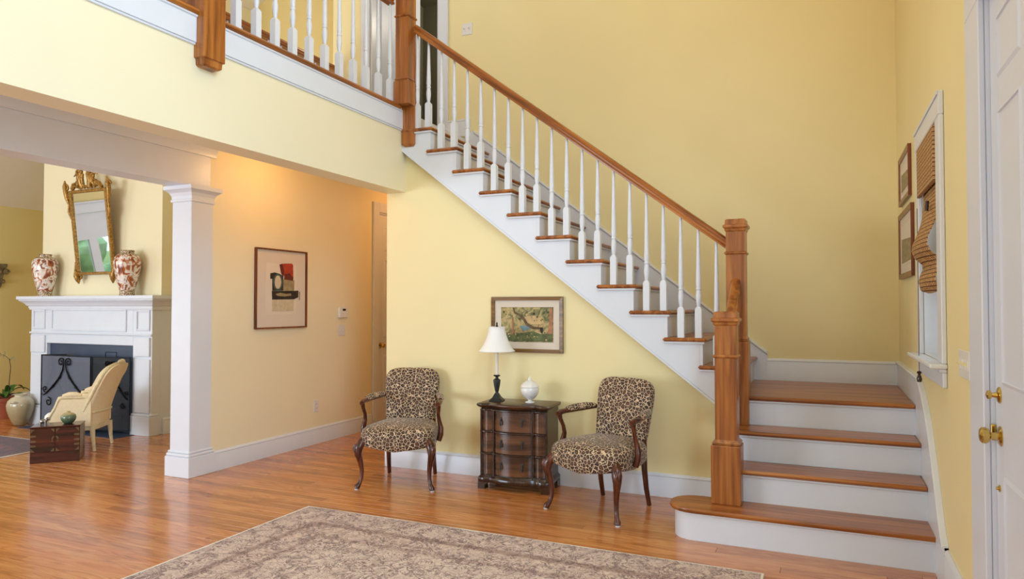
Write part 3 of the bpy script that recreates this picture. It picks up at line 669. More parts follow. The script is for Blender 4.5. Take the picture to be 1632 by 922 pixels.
# handrails
xa, xb = -.62, -3.15
th_ = math.atan(.758); Lr = (xa - xb) / math.cos(th_)
hr = MB().rings([[(xx, u, v) for u, v in rail_prof] for xx in (0, -Lr)]).build('handrail', 'oak_x', st, (xa, 4.985, 1.85 - .085))
hr.rotation_euler = (0, th_, 0)
m = MB(); m.rings([[(-.535 + u, yy, 1.50 + .72 * (yy - 4.86) + v * 1.1 - .03) for u, v in rail_prof] for yy in (4.42, 4.87)]); m.build('handrail', 'oak_y', st)
newel(st, -.535, 4.365, .19, .562, 1.052, 1.33, .085, .0625)
newel(st, -.535, 4.93, .57, 1.155, 1.71, 1.95, .078, .0625)

# ------------------------------------------------------------------ front door (right edge)
d1 = sroot('door_1', 'white panelled front door with brass knob at the right edge', 'door', (XR, 2.41, 0), 0)
m = MB(); W0 = XR - .508
for (y0, y1, z0, z1) in ((dy1 - .0, 3.13, 0, dz), (1.69, dy0, 0, dz), (1.69, 3.13, dz, dz + .16)):
    m.box(-.022, -.001, y0 - 2.41, y1 - 2.41, z0, z1, .004)
m.build('casing', 'doorw', d1)
m = MB(); m.box(-.0005, .15, dy1 - 2.41, dy1 - 2.41 + .019, 0, dz); m.box(-.0005, .15, dy0 - 2.41 - .019, dy0 - 2.41, 0, dz); m.box(-.0005, .15, dy0 - 2.41 - .019, dy1 - 2.41 + .019, dz, dz + .019); m.box(.061, .075, dy1 - 2.41 - .02, dy1 - 2.41, 0, dz - .001); m.box(.061, .075, dy0 - 2.41, dy0 - 2.41 + .02, 0, dz - .001); m.build('jamb', 'doorw', d1)
lf = MB()
X0, X1 = .014, .06
ys = [dy1 - .002, 2.775, 2.475, 2.345, 2.045, dy0 + .002]      # stile/mullion edges
zr = [.02, .24, .80, 1.10, 2.02, 2.125, 2.335, dz - .004]
ob = MB()
for a_, b_ in ((ys[1], ys[0]), (ys[3], ys[2]), (ys[5], ys[4])): ob.box(X0, X1, a_ - 2.41, b_ - 2.41, zr[0], zr[7])
for a_, b_ in ((0, 1), (2, 3), (4, 5), (6, 7)):
    ob.box(X0 + .0002, X1 - .0002, ys[5] - 2.41, ys[0] - 2.41, zr[a_], zr[b_])
leaf = ob.build('door_leaf', 'doorw', d1)
def raised_panel(parent, px, y0, y1, z0, z1, mat, s=-1, axis='x'):
    """panel with sloped field; px face plane, s direction of the room"""
    rs = []
    for d, h in ((0, .0), (.012, .006), (.02, -.012), (.05, -.012), (.075, -.004), (.08, -.004)):
        # h: height relative to face plane (negative = recessed)
        q = [(y0 + d, z0 + d), (y1 - d, z0 + d), (y1 - d, z1 - d), (y0 + d, z1 - d)]
        rs.append([(px + s * h, a_, b_) if axis == 'x' else (a_, px + s * h, b_) for a_, b_ in q])
    return MB().rings(rs, True).build('panel', mat, parent, smooth=0)
for a_, b_ in ((ys[2], ys[1]), (ys[4], ys[3])):
    for z0, z1 in ((zr[1], zr[2]), (zr[3], zr[4]), (zr[5], zr[6])):
        raised_panel(leaf, X0, a_ - 2.41, b_ - 2.41, z0, z1, 'doorw')
def knob(parent, x, y, z, s=-1, sc=1.0, name='knob'):
    Mt = Matrix.Translation((x, y, z)) @ Matrix.Rotation(R(90) * s, 4, 'Y')
    m = MB().lathe([(.034, 0), (.034, .003), (.026, .007), (.02, .009)], 24, mat=Mt); r_ = m.build(name + '_rosette', 'brass', parent)
    m = MB().lathe([(a * sc, b * sc) for a, b in ((.013, .008), (.011, .022), (.014, .03), (.024, .036), (.028, .045), (.027, .055), (.019, .061), (.008, .063))], 24, mat=Mt); m.build(name, 'brass', parent)
knob(d1, X0, 2.815 - 2.41, .925)
Mt = Matrix.Translation((X0, 2.82 - 2.41, 1.062)) @ Matrix.Rotation(R(-90), 4, 'Y')
MB().lathe([(.028, 0), (.028, .004), (.022, .008), (.01, .01), (.007, .024), (.014, .026), (.015, .036), (.006, .04)], 20, mat=Mt).build('deadbolt_turn', 'brass', d1)
Mt = Matrix.Translation((X0, 2.838 - 2.41, .745)) @ Matrix.Rotation(R(-90), 4, 'Y')
MB().lathe([(.012, 0), (.012, .004), (.006, .006), (.005, .012)], 16, mat=Mt).build('lock_button', 'brass', d1)
MB().box(-.002, .013, dy1 - 2.41 - .012, dy1 - 2.41 - .0, .90, .955, .002).build('latch_keeper', 'brass', d1)

# ------------------------------------------------------------------ stair window with woven blind
wn = sroot('window_1', 'white framed window beside the stair landing', 'window', (XR, 4.265, 0))
oy0, oy1 = wy0 - 4.265, wy1 - 4.265
m = MB()
cw = .13
m.box(-.022, -.001, oy1, oy1 + cw, wz0, wz1, .004); m.box(-.022, -.001, oy0 - cw, oy0, wz0, wz1, .004); m.box(-.024, -.001, oy0 - cw, oy1 + cw, wz1, wz1 + .115, .004); m.box(-.03, -.024, oy0 - cw, oy1 + cw, wz1 + .095, wz1 + .115, .002)
m.build('casing', 'white', wn)
m = MB(); m.box(-.075, -.0005, oy0 - cw - .02, oy1 + cw + .02, wz0 - .022, wz0, .006); m.box(-.001, .14, oy0 + .0004, oy1 - .0004, wz0 + .0003, wz0 + .004); m.build('stool', 'white', wn)
m = MB(); m.box(-.02, -.001, oy0 - cw, oy1 + cw, wz0 - .112, wz0 - .0405, .004); m.box(-.032, -.001, oy0 - cw, oy1 + cw, wz0 - .04, wz0 - .0222, .004); m.build('apron', 'white', wn)
m = MB(); yzframe(m, -.0005, .15, oy0 + .0003, oy1 - .0003, wz0, wz1 - .0003, .012, 0, .012, 0); m.build('jamb', 'white', wn)
for z0, z1, xx in ((wz0, (wz0 + wz1) / 2 + .02, .085), ((wz0 + wz1) / 2 - .02, wz1 - .012, .115)):
    m = MB(); a_, b_ = oy0 + .0125, oy1 - .0125
    yzframe(m, xx, xx + .03, a_, b_, z0 + .0005, z1 - .0005, .045, .055, .04)
    s_ = m.build('sash', 'white', wn)
    MB().box(xx + .012, xx + .016, a_ + .04, b_ - .04, z0 + .05, z1 - .035).build('pane', 'glass', s_)
bl = thing('roman_blind', 'woven bamboo roman blind ballooning from the stair window', 'blind', (XR, 4.265, wz0))
za = lambda z: z - wz0
bw0, bw1 = oy0 + .02, oy1 - .018
m = MB(); m.box(-.03, -.012, bw0, bw1, za(1.98), za(2.255), .002); m.build('valance', 'bamboo', bl)
prof = [(.0, 2.24), (.0, 1.95), (-.005, 1.88), (-.015, 1.82), (-.035, 1.76), (-.058, 1.71), (-.062, 1.675), (-.05, 1.64), (-.025, 1.615), (-.01, 1.60), (-.008, 1.57), (-.02, 1.54), (-.03, 1.50), (-.02, 1.46), (.01, 1.45)]
m = MB(); n = 14; vs = []; fs = []
rows = []
for x_, z_ in prof:
    row = []
    for j in range(n + 1):
        t = j / n; sag = .02 * math.sin(pi * t); row.append((x_ - sag * (1 if z_ < 1.9 else .2) , bw0 + .012 + (bw1 - bw0 - .024) * t, za(z_) - .02 * math.sin(pi * t) * (1 if z_ < 1.75 else 0)))
    rows.append(row)
vs = [p_ for r_ in rows for p_ in r_] + [(p_[0] + .006, p_[1], p_[2]) for r_ in rows for p_ in r_]
K = len(prof) * (n + 1)
for i in range(len(prof) - 1):
    for j in range(n):
        a_ = i * (n + 1) + j; fs.append((a_, a_ + 1, a_ + n + 2, a_ + n + 1)); fs.append((K + a_, K + a_ + n + 1, K + a_ + n + 2, K + a_ + 1))
for i in range(len(prof) - 1):
    for j in (0, n): a_ = i * (n + 1) + j; fs.append((a_, a_ + n + 1, K + a_ + n + 1, K + a_))
MB().add(vs, fs).build('folded_cloth', 'bamboo', bl, smooth=60)
cy_ = 4.40 - 4.265
MB().tube([(-.05, cy_, za(1.90)), (-.05, cy_, za(1.0))], .0016, 6).build('pull_cord', 'bamboo_d', bl)
MB().lathe([(.004, .062), (.012, .058), (.011, .05), (.006, .044), (.009, .036), (.014, .018), (.011, .003), (.003, 0)], 16, (-.05, cy_, za(.945))).build('cord_tassel', 'walnutd', bl)
MB().tube([(-.036, -.16, za(1.90)), (-.04, -.16, za(1.85))], .009, 8).build('cord_tassel', 'walnutd', bl)

# ------------------------------------------------------------------ switches, outlet, thermostat
def plate(name, label, cat, loc_, rz, w_, h_, kind, n_=1):
    r_ = thing(name, label, cat, loc_, rz)
    MB().box(-w_ / 2, w_ / 2, -.007, -.0005, -h_ / 2, h_ / 2, .003).build('cover_plate', 'plastic', r_)
    for i in range(n_):
        cx = (i - (n_ - 1) / 2) * (w_ / max(n_, 1)) * .9
        if kind == 'toggle':
            MB().box(cx - .009, cx + .009, -.009, -.006, -.02, .02, .001).build('switch_frame', 'plastic', r_)
            MB().rings([[(cx - .006, -.007, -.008), (cx + .006, -.007, -.008), (cx + .006, -.007, .008), (cx - .006, -.007, .008)], [(cx - .004, -.026, .006), (cx + .004, -.026, .006), (cx + .004, -.026, .014), (cx - .004, -.026, .014)]]).build('toggle', 'toggle' if n_ == 4 else 'plastic', r_)
        elif kind == 'outlet':
            for dz_ in (-.02, .02):
                MB().lathe([(.016, 0), (.016, .003)], 18, mat=Matrix.Translation((cx, -.006, dz_)) @ Matrix.Rotation(R(90), 4, 'X')).build('socket', 'plastic', r_)
                MB().box(cx - .007, cx - .005, -.0095, -.008, dz_ - .004, dz_ + .006).box(cx + .005, cx + .007, -.0095, -.008, dz_ - .004, dz_ + .006).build('slot', 'black', r_)
    return r_
plate('light_switch', 'four-gang white switch plate with cream toggles beside the front door', 'switch', (XR, 3.345, 1.125), -90, .235, .115, 'toggle', 4)
plate('light_switch', 'double white switch plate high on the back wall beside the upper doorway', 'switch', (-3.2, YB, 4.11), 0, .115, .118, 'toggle', 2)
plate('light_switch', 'double white switch plate on the hallway wall below the thermostat', 'switch', (XH, 5.92, 1.11), 90, .12, .115, 'toggle', 2)
plate('wall_outlet', 'white wall outlet low on the hallway wall', 'outlet', (XH, 5.525, .37), 90, .075, .12, 'outlet', 1)
th = thing('thermostat', 'small white thermostat on the hallway wall above a switch plate', 'thermostat', (XH, 5.925, 1.295), 90)
MB().box(-.07, .07, -.028, -.0005, -.055, .055, .006).build('housing', 'plastic', th)
MB().box(-.02, .03, -.030, -.027, .018, .04, .001).build('display', 'black', th)
MB().box(.035, .062, -.031, -.027, -.03, -.015, .001).build('button', 'plastic', th)

# ------------------------------------------------------------------ pictures
def picture(name, label, loc_, rz, w_, h_, fw, fd, fmat, group=None, matw=.06, art='paper', tilt=0):
    r_ = thing(name, label, 'picture', loc_, rz)
    def ringf(w0, h0, w1, h1, y0, y1):
        o4 = [(-w0, -h0), (w0, -h0), (w0, h0), (-w0, h0)]; i4 = [(-w1, -h1), (w1, -h1), (w1, h1), (-w1, h1)]
        vs = [(a_, y0, b_) for a_, b_ in o4] + [(a_, y1, b_) for a_, b_ in o4] + [(a_, y1 + .004, b_) for a_, b_ in i4] + [(a_, y0, b_) for a_, b_ in i4]
        fs = []
        for L in range(4):
            for i in range(4):
                j = (i + 1) % 4; A = L * 4; B = ((L + 1) % 4) * 4; fs.append((A + i, A + j, B + j, B + i))
        return vs, fs
    W, H = w_ / 2, h_ / 2
    vs, fs = ringf(W, H, W - fw, H - fw, -.001, -fd); MB().add(vs, fs).build('frame', fmat, r_, smooth=0)
    MB().box(-W + fw * .8, W - fw * .8, -.008, -.002, -H + fw * .8, H - fw * .8).build('backing', 'paper', r_)
    vs, fs = ringf(W - fw * .9, H - fw * .9, W - fw - matw, H - fw - matw, -.008, -.012); MB().add(vs, fs).build('mat_board', 'mat', r_, smooth=0)
    MB().box(-W + fw + matw - .002, W - fw - matw + .002, -.0095, -.0075, -H + fw + matw - .002, H - fw - matw + .002).build('artwork', art, r_)
    return r_
# landscape over the chest
pa = picture('framed_picture', 'brown framed watercolour landscape hanging above the chest of drawers', (-2.118, YW, 1.218), 0, .605, .435, .028, .026, 'goldwood', matw=.055, art='landscape')
def patch(parent, pts, mat, y=-.011, t=.001, name='painted_shape'): return MB().prism(pts, 'y', y - t, y + .001).build(name, mat, parent, smooth=0)
patch(pa, [(-.215, -.13), (.215, -.13), (.215, -.06), (.12, -.075), (.05, -.05), (-.06, -.07), (-.14, -.055), (-.215, -.075)], 'p_dgreen')
patch(pa, [(-.02, .06), (.06, .07), (.13, .05), (.15, .01), (.06, .0), (-.01, .02)], 'p_tan')
patch(pa, [(-.06, -.01), (.03, -.01), (.025, -.03), (.0, -.045), (-.03, -.05), (-.05, -.03)], 'p_blue', -.0115)
patch(pa, [(-.12, .13), (-.105, .13), (-.10, .10), (-.06, .085), (-.02, .055), (.01, .01), (.06, -.015), (.12, -.02), (.13, -.035), (.05, -.035), (.0, -.01), (-.03, .035), (-.065, .07), (-.11, .088)], 'p_bark', -.012)
patch(pa, [(.19, .13), (.215, .13), (.215, -.07), (.175, -.07), (.185, .0)], 'p_rust', -.012)
patch(pa, [(-.125, .06), (-.115, .06), (-.11, -.07), (-.135, -.08), (-.13, -.02)], 'p_rust', -.012)
patch(pa, [(-.11, -.065), (.0, -.06), (.03, -.05), (.0, -.055), (-.1, -.06)], 'p_tan', -.0122)
patch(pa, [(.115, -.02), (.135, -.02), (.135, -.06), (.12, -.065), (.112, -.04)], 'p_black', -.0125)
for i in range(90):
    x_ = random.uniform(-.2, .2); z_ = random.uniform(.03, .12) if i % 2 else random.uniform(-.12, -.04); r0 = random.uniform(.004, .011)
    patch(pa, [(x_ + r0 * math.cos(a_) * random.uniform(.5, 1.2), z_ + r0 * math.sin(a_) * random.uniform(.5, 1.2)) for a_ in [k * pi / 4 for k in range(8)]], random.choice(['p_dgreen', 'p_ol', 'p_bark', 'p_tan']), -.0118, name='brush_mark')
# abstract stacked shapes in the hallway
pb = picture('framed_picture', 'tall framed abstract print of stacked red, green and black shapes in the hallway', (XH, 5.022, 1.522), 90, .665, .73, .013, .03, 'redwood', matw=.12, art='paper')
def ell(cx, cz, rx, rz_, n=18): return [(cx + rx * math.cos(2 * pi * k / n), cz + rz_ * math.sin(2 * pi * k / n)) for k in range(n)]
patch(pb, [(-.12, -.205), (.16, -.205), (.165, -.10), (-.12, -.10)], 'p_cream')
patch(pb, [(-.125, -.02), (.165, -.015), (.225, -.01), (.225, -.075), (.165, -.095), (-.12, -.10)], 'p_black', -.0115)
patch(pb, [(-.08, -.05), (-.02, -.035), (.06, -.045), (.12, -.04), (.13, -.06), (.03, -.07), (-.05, -.065)], 'p_ol', -.012)
patch(pb, [(.02, -.015), (.165, -.015), (.17, .085), (.02, .09)], 'p_ol', -.0115)
patch(pb, [(-.145, .14), (-.09, .15), (-.03, .14), (.02, .12), (.02, -.015), (-.12, -.018), (-.12, .09), (-.145, .09)], 'p_black', -.0118)
patch(pb, ell(-.05, .062, .062, .078), 'p_green', -.0122); patch(pb, ell(-.05, .062, .042, .062), 'p_cream', -.0126)
patch(pb, [(.0, .235), (.13, .245), (.15, .23), (.155, .11), (.09, .095), (.03, .12)], 'p_red', -.012)
patch(pb, [(-.03, .225), (.0, .235), (.03, .18), (.02, .11), (-.01, .15)], 'p_dred', -.0123)
patch(pb, [(.04, .14), (.10, .15), (.155, .11), (.15, .08), (.03, .09)], 'p_dred', -.0126)
patch(pb, [(.235, -.02), (.25, -.02), (.248, -.10), (.238, -.10)], 'p_ol', -.012)
# two pictures on the entrance wall
pc = picture('framed_picture', 'small red-brown framed print, upper of two beside the stair window', (XR, 5.42, 2.245), -90, .62, .335, .035, .022, 'redwood', matw=.045)
pd = picture('framed_picture', 'dark framed print, lower of two beside the stair window', (XR, 5.385, 1.785), -90, .78, .46, .035, .022, 'redwood', matw=.06)
patch(pc, [(-.2, -.08), (.2, -.08), (.2, .02), (-.2, .04)], 'p_ol'); patch(pd, [(-.27, -.12), (.27, -.12), (.27, .02), (-.27, .05)], 'p_ol')

# ------------------------------------------------------------------ hallway door
d2 = sroot('door_2', 'white panelled hallway door with brass knob', 'door', (XH, 6.95, 0), 90)
m = MB(); xzframe(m, -.022, -.001, -.49, .49, 0, 2.54, .11, 0, .11, .004); m.build('casing', 'white', d2)
m = MB(); xzframe(m, -.0005, .12, -.3795, .3795, 0, 2.4295, .0145, 0, .0145, 0); m.build('jamb', 'white', d2)
ob = MB(); Xs = [-.363, -.25, -.05, .05, .25, .363]; Zs = [.02, .24, .80, 1.0, 1.9, 2.0, 2.28, 2.41]
for i in (0, 2, 4): ob.box(Xs[i], Xs[i + 1], .015, .055, Zs[0], Zs[7])
for i in (0, 2, 4, 6): ob.box(Xs[0], Xs[5], .0152, .0548, Zs[i], Zs[i + 1])
leaf2 = ob.build('door_leaf', 'white', d2)
for a_, b_ in ((Xs[1], Xs[2]), (Xs[3], Xs[4])):
    for i in (1, 3, 5): raised_panel(leaf2, .015, a_, b_, Zs[i], Zs[i + 1], 'white', -1, 'y')
Mt = Matrix.Translation((-.31, .015, .915)) @ Matrix.Rotation(R(90), 4, 'X')
MB().lathe([(.032, 0), (.032, .004), (.012, .01), (.011, .03), (.024, .038), (.028, .05), (.022, .06), (.008, .063)], 20, mat=Mt).build('knob', 'brass', d2)
# upper doorway casing
d3 = sroot('door_3', 'white cased doorway at the head of the stairs', 'door', (-3.94, YB, Z2))
m = MB(); xzframe(m, -.022, -.001, -.53, .53, 0, 2.27, .11, 0, .11, .004); m.build('casing', 'white', d3)
m = MB(); xzframe(m, -.0005, .12, -.4195, .4195, 0, 2.1595, .02, 0, .02, 0); m.build('jamb', 'white', d3)
lf3 = MB().box(-.40, -.36, .12, .90, .01, 2.12, .002).build('door_leaf', 'doorw', d3)
# living room garden door + window on the far side wall (seen in the mirror)
d4 = sroot('door_4', 'white garden door of the living room reflected in the mirror', 'door', (-10.15, 3.175, 0))
m = MB(); yzframe(m, .001, .022, -.54, .54, 0, 2.47, .115, 0, .14, .004); m.box(.001, .05, -.56, .56, 2.4705, 2.50, .004); m.build('casing', 'white', d4)
m = MB(); m.box(-.07, -.03, -.424, -.37, .01, 2.325); m.box(-.07, -.03, .37, .424, .01, 2.325); m.box(-.07, -.03, -.07, .07, .01, 2.325)
for s in (-1, 1): m.box(-.0698, -.0302, s * .07, s * .37, .01, .9); m.box(-.0698, -.0302, s * .07, s * .37, 1.93, 2.325)
lf4 = m.build('door_leaf', 'white', d4)
for s in (-1, 1): MB().box(-.052, -.047, s * .07, s * .37, .9, 1.93).build('pane', 'glass', lf4)
w2 = sroot('window_2', 'living room side window', 'window', (-10.15, 1.2, 0))
m = MB(); yzframe(m, .001, .022, -.81, .81, .451, 2.2, .11, 0, .1, .004); m.box(.001, .05, -.83, .83, .4, .45, .004); m.build('casing', 'white', w2)
gb = MB()
for i in range(26):
    c_ = (random.uniform(-14.5, -12.6), random.uniform(-1, 7), random.uniform(.0, 2.6)); r0 = random.uniform(.5, .9)
    gb.lathe([(r0 * math.sin(pi * k / 7) * random.uniform(.8, 1.1) + .01, -r0 * math.cos(pi * k / 7)) for k in range(8)], 9, c_)
o = gb.build('garden_hedge', 'foliage'); o['kind'] = 'stuff'; o['label'] = 'green garden foliage outside the living room door'; o['category'] = 'hedge'

# ------------------------------------------------------------------ rugs
def rug(name, label, x0, x1, y0, y1, mat, bw):
    cx, cy = (x0 + x1) / 2, (y0 + y1) / 2
    r_ = thing(name, label, 'rug', (cx, cy, 0))
    X = [x0 - cx, x1 - cx]; Y = [y0 - cy, y1 - cy]; nx, ny = 60, 80
    vs = []; fs = []; ed = []
    for j in range(ny + 1):
        for i in range(nx + 1):
            x_ = X[0] + (X[1] - X[0]) * i / nx; y_ = Y[0] + (Y[1] - Y[0]) * j / ny
            vs.append((x_, y_, .009 + .0006 * math.sin(9 * x_) * math.sin(7 * y_)))
            ed.append(min(1, min(x_ - X[0], X[1] - x_, y_ - Y[0], Y[1] - y_) / .75))
    for j in range(ny):
        for i in range(nx): a_ = j * (nx + 1) + i; fs.append((a_, a_ + 1, a_ + nx + 2, a_ + nx + 1))
    m = MB().add(vs, fs); me = m.mesh('pile'); at_ = me.attributes.new('edge', 'FLOAT', 'POINT'); at_.data.foreach_set('value', ed); me.materials.append(M[mat]); put('pile', me, r_)
    m = MB()
    m.box(X[0] - bw, X[0], Y[0], Y[1], 0.0005, .009, .002); m.box(X[1], X[1] + bw, Y[0], Y[1], .0005, .009, .002)
    m.box(X[0] - bw, X[1] + bw, Y[1], Y[1] + bw * .7, .0005, .009, .002); m.box(X[0] - bw, X[1] + bw, Y[0] - bw * .7, Y[0], .0005, .009, .002)
    m.build('binding', 'binding', r_); return r_
rug('area_rug', 'large faded beige and rose oriental rug in the foyer foreground', -3.185, -.30, -.35, 3.755, 'rug', .014)
rug('area_rug', 'dark red oriental rug on the living room floor beside the trunk', -9.2, -6.76, 1.9, 4.46, 'redrug', .02)

# ------------------------------------------------------------------ leopard armchairs
def outline(wf, wb, d, n=48, rc=.09, bow=.02):
    """seat outline: front at -y"""
    pts = []
    for k in range(n):
        t = 2 * pi * k / n; c_, s_ = math.cos(t), math.sin(t); e = .42
        u = math.copysign(abs(c_) ** e, c_); v = math.copysign(abs(s_) ** e, s_)
        y_ = v * d / 2; f = (y_ / d + .5); hw_ = (wf * (1 - f) + wb * f) / 2
        x_ = u * hw_
        if v < 0: y_ -= bow * (1 - u * u) * (-v)
        pts.append((x_, y_))
    return pts
def armchair(label, loc_, rz):
    r_ = thing('armchair', label, 'chair', loc_, rz, 'leopard print armchairs')
    # seat
    O = outline(.60, .46, .52); rs = []
    for s_, z_ in ((.955, .318), (.985, .325), (1.0, .345), (1.008, .38), (.995, .41), (.955, .435), (.88, .452), (.70, .468), (.42, .478), (.12, .482)):
        ring = []
        for (x_, y_) in O:
            zz = z_
            if z_ < .35:     # serpentine apron: drops in the middle of the front and sides
                f = 1 - abs(x_) / .3 if y_ < -.15 else (.45 * (1 - abs(y_) / .26) if abs(x_) > .15 else 0)
                zz -= .045 * max(0, f) ** .8 - .01
            ring.append((x_ * s_, y_ * s_ - .005, zz))
        rs.append(ring)
    MB().rings(rs).build('seat', 'leopard', r_, smooth=60)
    # back: rounded-top panel leaning back
    ang = R(12); n = 44; rs = []
    def bo(s_):
        pts = []
        for k in range(n):
            t = 2 * pi * k / n; c_, q = math.cos(t), math.sin(t); e = .46 if q > 0 else .16
            u = math.copysign(abs(c_) ** e, c_); v = math.copysign(abs(q) ** e, q)
            hw_ = .215 + .018 * v
            pts.append((u * hw_ * s_, .225 * s_ * v - .03))
        return pts
    for s_, t_ in ((.86, -.040), (.95, -.034), (1.0, -.02), (1.01, 0), (1.0, .02), (.95, .032), (.85, .038)):
        ring = []
        for u, v in bo(s_):
            dome = 0
            hgt = .245 + v
            ring.append((u, .215 + hgt * math.sin(ang) + t_ * math.cos(ang), .425 + hgt * math.cos(ang) - t_ * math.sin(ang)))
        rs.append(ring)
    MB().rings(rs).build('backrest', 'leopard', r_, smooth=60)
    # front cabriole legs
    for s_ in (-1, 1):
        px, py = s_ * .265, -.235
        pts = [(px - s_ * .02, py + .02, .37), (px - s_ * .006, py + .006, .345), (px + s_ * .012, py - .012, .305), (px + s_ * .014, py - .014, .26), (px + s_ * .0, py, .20), (px - s_ * .008, py + .008, .14), (px - s_ * .006, py + .006, .085), (px + s_ * .004, py - .004, .045), (px + s_ * .018, py - .018, .022), (px + s_ * .022, py - .022, .009)]
        l_ = MB().tube(pts, [.026, .032, .034, .027, .0205, .0165, .0145, .0155, .022, .018], 12).build('leg', 'mahog', r_, smooth=60)
        m = MB()
        for j in range(-1, 2):
            m.tube([(px + s_ * (.03 + .004 * j) + j * .010, py - .030, .335), (px + s_ * .030 + j * .013, py - .042 + abs(j) * .008, .305), (px + s_ * .020 + j * .006, py - .036, .265)], [.005, .008, .003], 6)
        m.build('knee_carving', 'mahog', l_, smooth=60)
        MB().lathe([(.014, 0), (.016, .004), (.014, .008)], 12, (px + s_ * .022, py - .022, 0)).build('glide', 'glide', l_)
        # rear legs
        qx = s_ * .185
        MB().tube([(qx, .215, .46), (qx, .218, .36), (qx * 1.0, .225, .25), (qx * 1.01, .245, .12), (qx * 1.03, .275, .004)], [.022, .022, .0205, .018, .016], 8, flat=1).build('leg', 'mahog', r_, smooth=60)
        # arm: padded rest, wooden end, curved support
        sx = s_
        z1 = .632
        arm = [(sx * .222, .235, z1 + .012), (sx * .258, .13, z1 + .006), (sx * .288, .03, z1), (sx * .298, -.04, z1 - .002), (sx * .300, -.085, z1 - .006), (sx * .296, -.115, z1 - .014)]
        MB().tube(arm, [.017, .0185, .0185, .0185, .021, .018], 10).build('armrest', 'mahog', r_, smooth=60)
        MB().tube([(sx * .226, .22, z1 + .018), (sx * .25, .16, z1 + .02), (sx * .272, .09, z1 + .017), (sx * .288, .03, z1 + .013), (sx * .295, -.015, z1 + .008)], [.019, .0245, .026, .0245, .017], 12).build('arm_pad', 'leopard', r_, smooth=60)
        MB().tube([(sx * .298, -.095, z1 - .005), (sx * .296, -.085, z1 - .05), (sx * .288, -.062, z1 - .10), (sx * .292, -.045, z1 - .15), (sx * .305, -.045, .43), (sx * .303, -.05, .38), (sx * .29, -.055, .335)], [.018, .0145, .0135, .016, .021, .022, .02], 10).build('arm_support', 'mahog', r_, smooth=60)
    MB().box(-.205, .205, .205, .225, .375, .415, .004).build('rear_rail', 'mahog', r_)
    return r_
def place(front_mid, back_mid): pass
c1 = armchair('leopard print armchair with carved wooden arms, left of the chest of drawers', (-2.985, 4.60, 0), 18)
c2 = copy_tree(c1, (-1.365, 4.545, 0), -18, 'leopard print armchair with carved wooden arms, between the chest of drawers and the staircase')

# ------------------------------------------------------------------ chest of drawers
ch = thing('chest_of_drawers', 'small dark walnut serpentine chest of three drawers under the landscape picture', 'chest', (-2.105, 4.83, 0), 3)
def ser(x, W=.262, a=1.0):
    """front bulge (towards -y) as a function of x"""
    t = abs(x) / W
    if t < .56: return .030 * math.cos(t / .56 * pi / 2) ** .8 * a + .012 * a
    if t < .66: return .0 + .012 * a * (.66 - t) / .10 - .012 * (1 - (.66 - t) / .10) * 0
    return .014 * math.sin((t - .66) / .34 * pi) * a
def ser_poly(W, yf, yb_, n=40, a=1.0):
    xs = [-W + 2 * W * i / n for i in range(n + 1)]
    return [(x, yf - ser(x, W, a)) for x in xs] + [(W, yb_), (-W, yb_)]
Yf, Yb = -.125, .145
MB().prism(ser_poly(.262, Yf + .012, Yb), 'z', .075, .60).build('carcass', 'walnut', ch, smooth=30)
m = MB(); P0 = ser_poly(.262, Yf, Yb)
def off(P, d, yb_): return [(x * (1 + d / .262), (y_ - d) if y_ < 0.1 else y_) for x, y_ in P]
m.rings([[(x, y_, z_) for x, y_ in off(P0, d, Yb)] for d, z_ in ((.0, .60), (.010, .606), (.016, .612), (.022, .618), (.024, .626), (.022, .634), (.014, .638))])
m.build('top', 'walnut', ch, smooth=50)
for i in range(3):
    z0 = .112 + i * .162; z1 = z0 + .143
    dr = MB().prism(ser_poly(.246, Yf + .003, Yf + .03), 'z', z0, z1).build('drawer', 'walnut', ch, smooth=30)
    m = MB(); m.rings([[(x, y_, z_) for x, y_ in off(ser_poly(.258, Yf, Yf + .03), d, 0)] for d, z_ in ((0, z1 + .001), (.008, z1 + .006), (.008, z1 + .013), (0, z1 + .018))]); m.build('moulding', 'walnutd', ch, smooth=50)
    for s_ in (-1, 1):
        hx = s_ * .085; hy = Yf + .003 - ser(hx)
        MB().lathe([(.012, 0), (.012, .003), (.004, .006)], 12, mat=Matrix.Translation((hx, hy, (z0 + z1) / 2 + .018)) @ Matrix.Rotation(R(90), 4, 'X')).build('handle', 'bronze', dr)
        MB().tube([(hx, hy - .01, (z0 + z1) / 2 + .016), (hx, hy - .016, (z0 + z1) / 2 - .005), (hx, hy - .014, (z0 + z1) / 2 - .026)], [.003, .006, .0075], 8).build('handle', 'bronze', dr)
for s_ in (-1, 1):   # the vertical beads at the breaks
    for W_ in (.258, .152):
        MB().tube([(s_ * W_, Yf - .002 - (ser(s_ * W_) if W_ < .2 else 0), z_) for z_ in (.085, .59)], .007, 8).build('bead', 'walnutd', ch, smooth=60)
m = MB(); m.rings([[(x, y_, z_) for x, y_ in off(ser_poly(.262, Yf, Yb), d, 0)] for d, z_ in ((.012, .052), (.016, .066), (.016, .085), (.004, .098), (0, .106))]); m.build('base_moulding', 'walnutd', ch, smooth=50)
for sx in (-1, 1):
    for (ya, yb_) in ((Yf - .018, Yf + .05), (Yb - .07, Yb)):
        xa, xb_ = (sx * .195, sx * .278)
        MB().rings([[(xa + sx * i, ya + .0, z_), (xb_ + 0, ya, z_), (xb_, yb_, z_), (xa + sx * i, yb_, z_)] for i, z_ in ((0, .056), (.012, .04), (.03, .025), (.025, .0))]).build('foot', 'walnutd', ch, smooth=40)

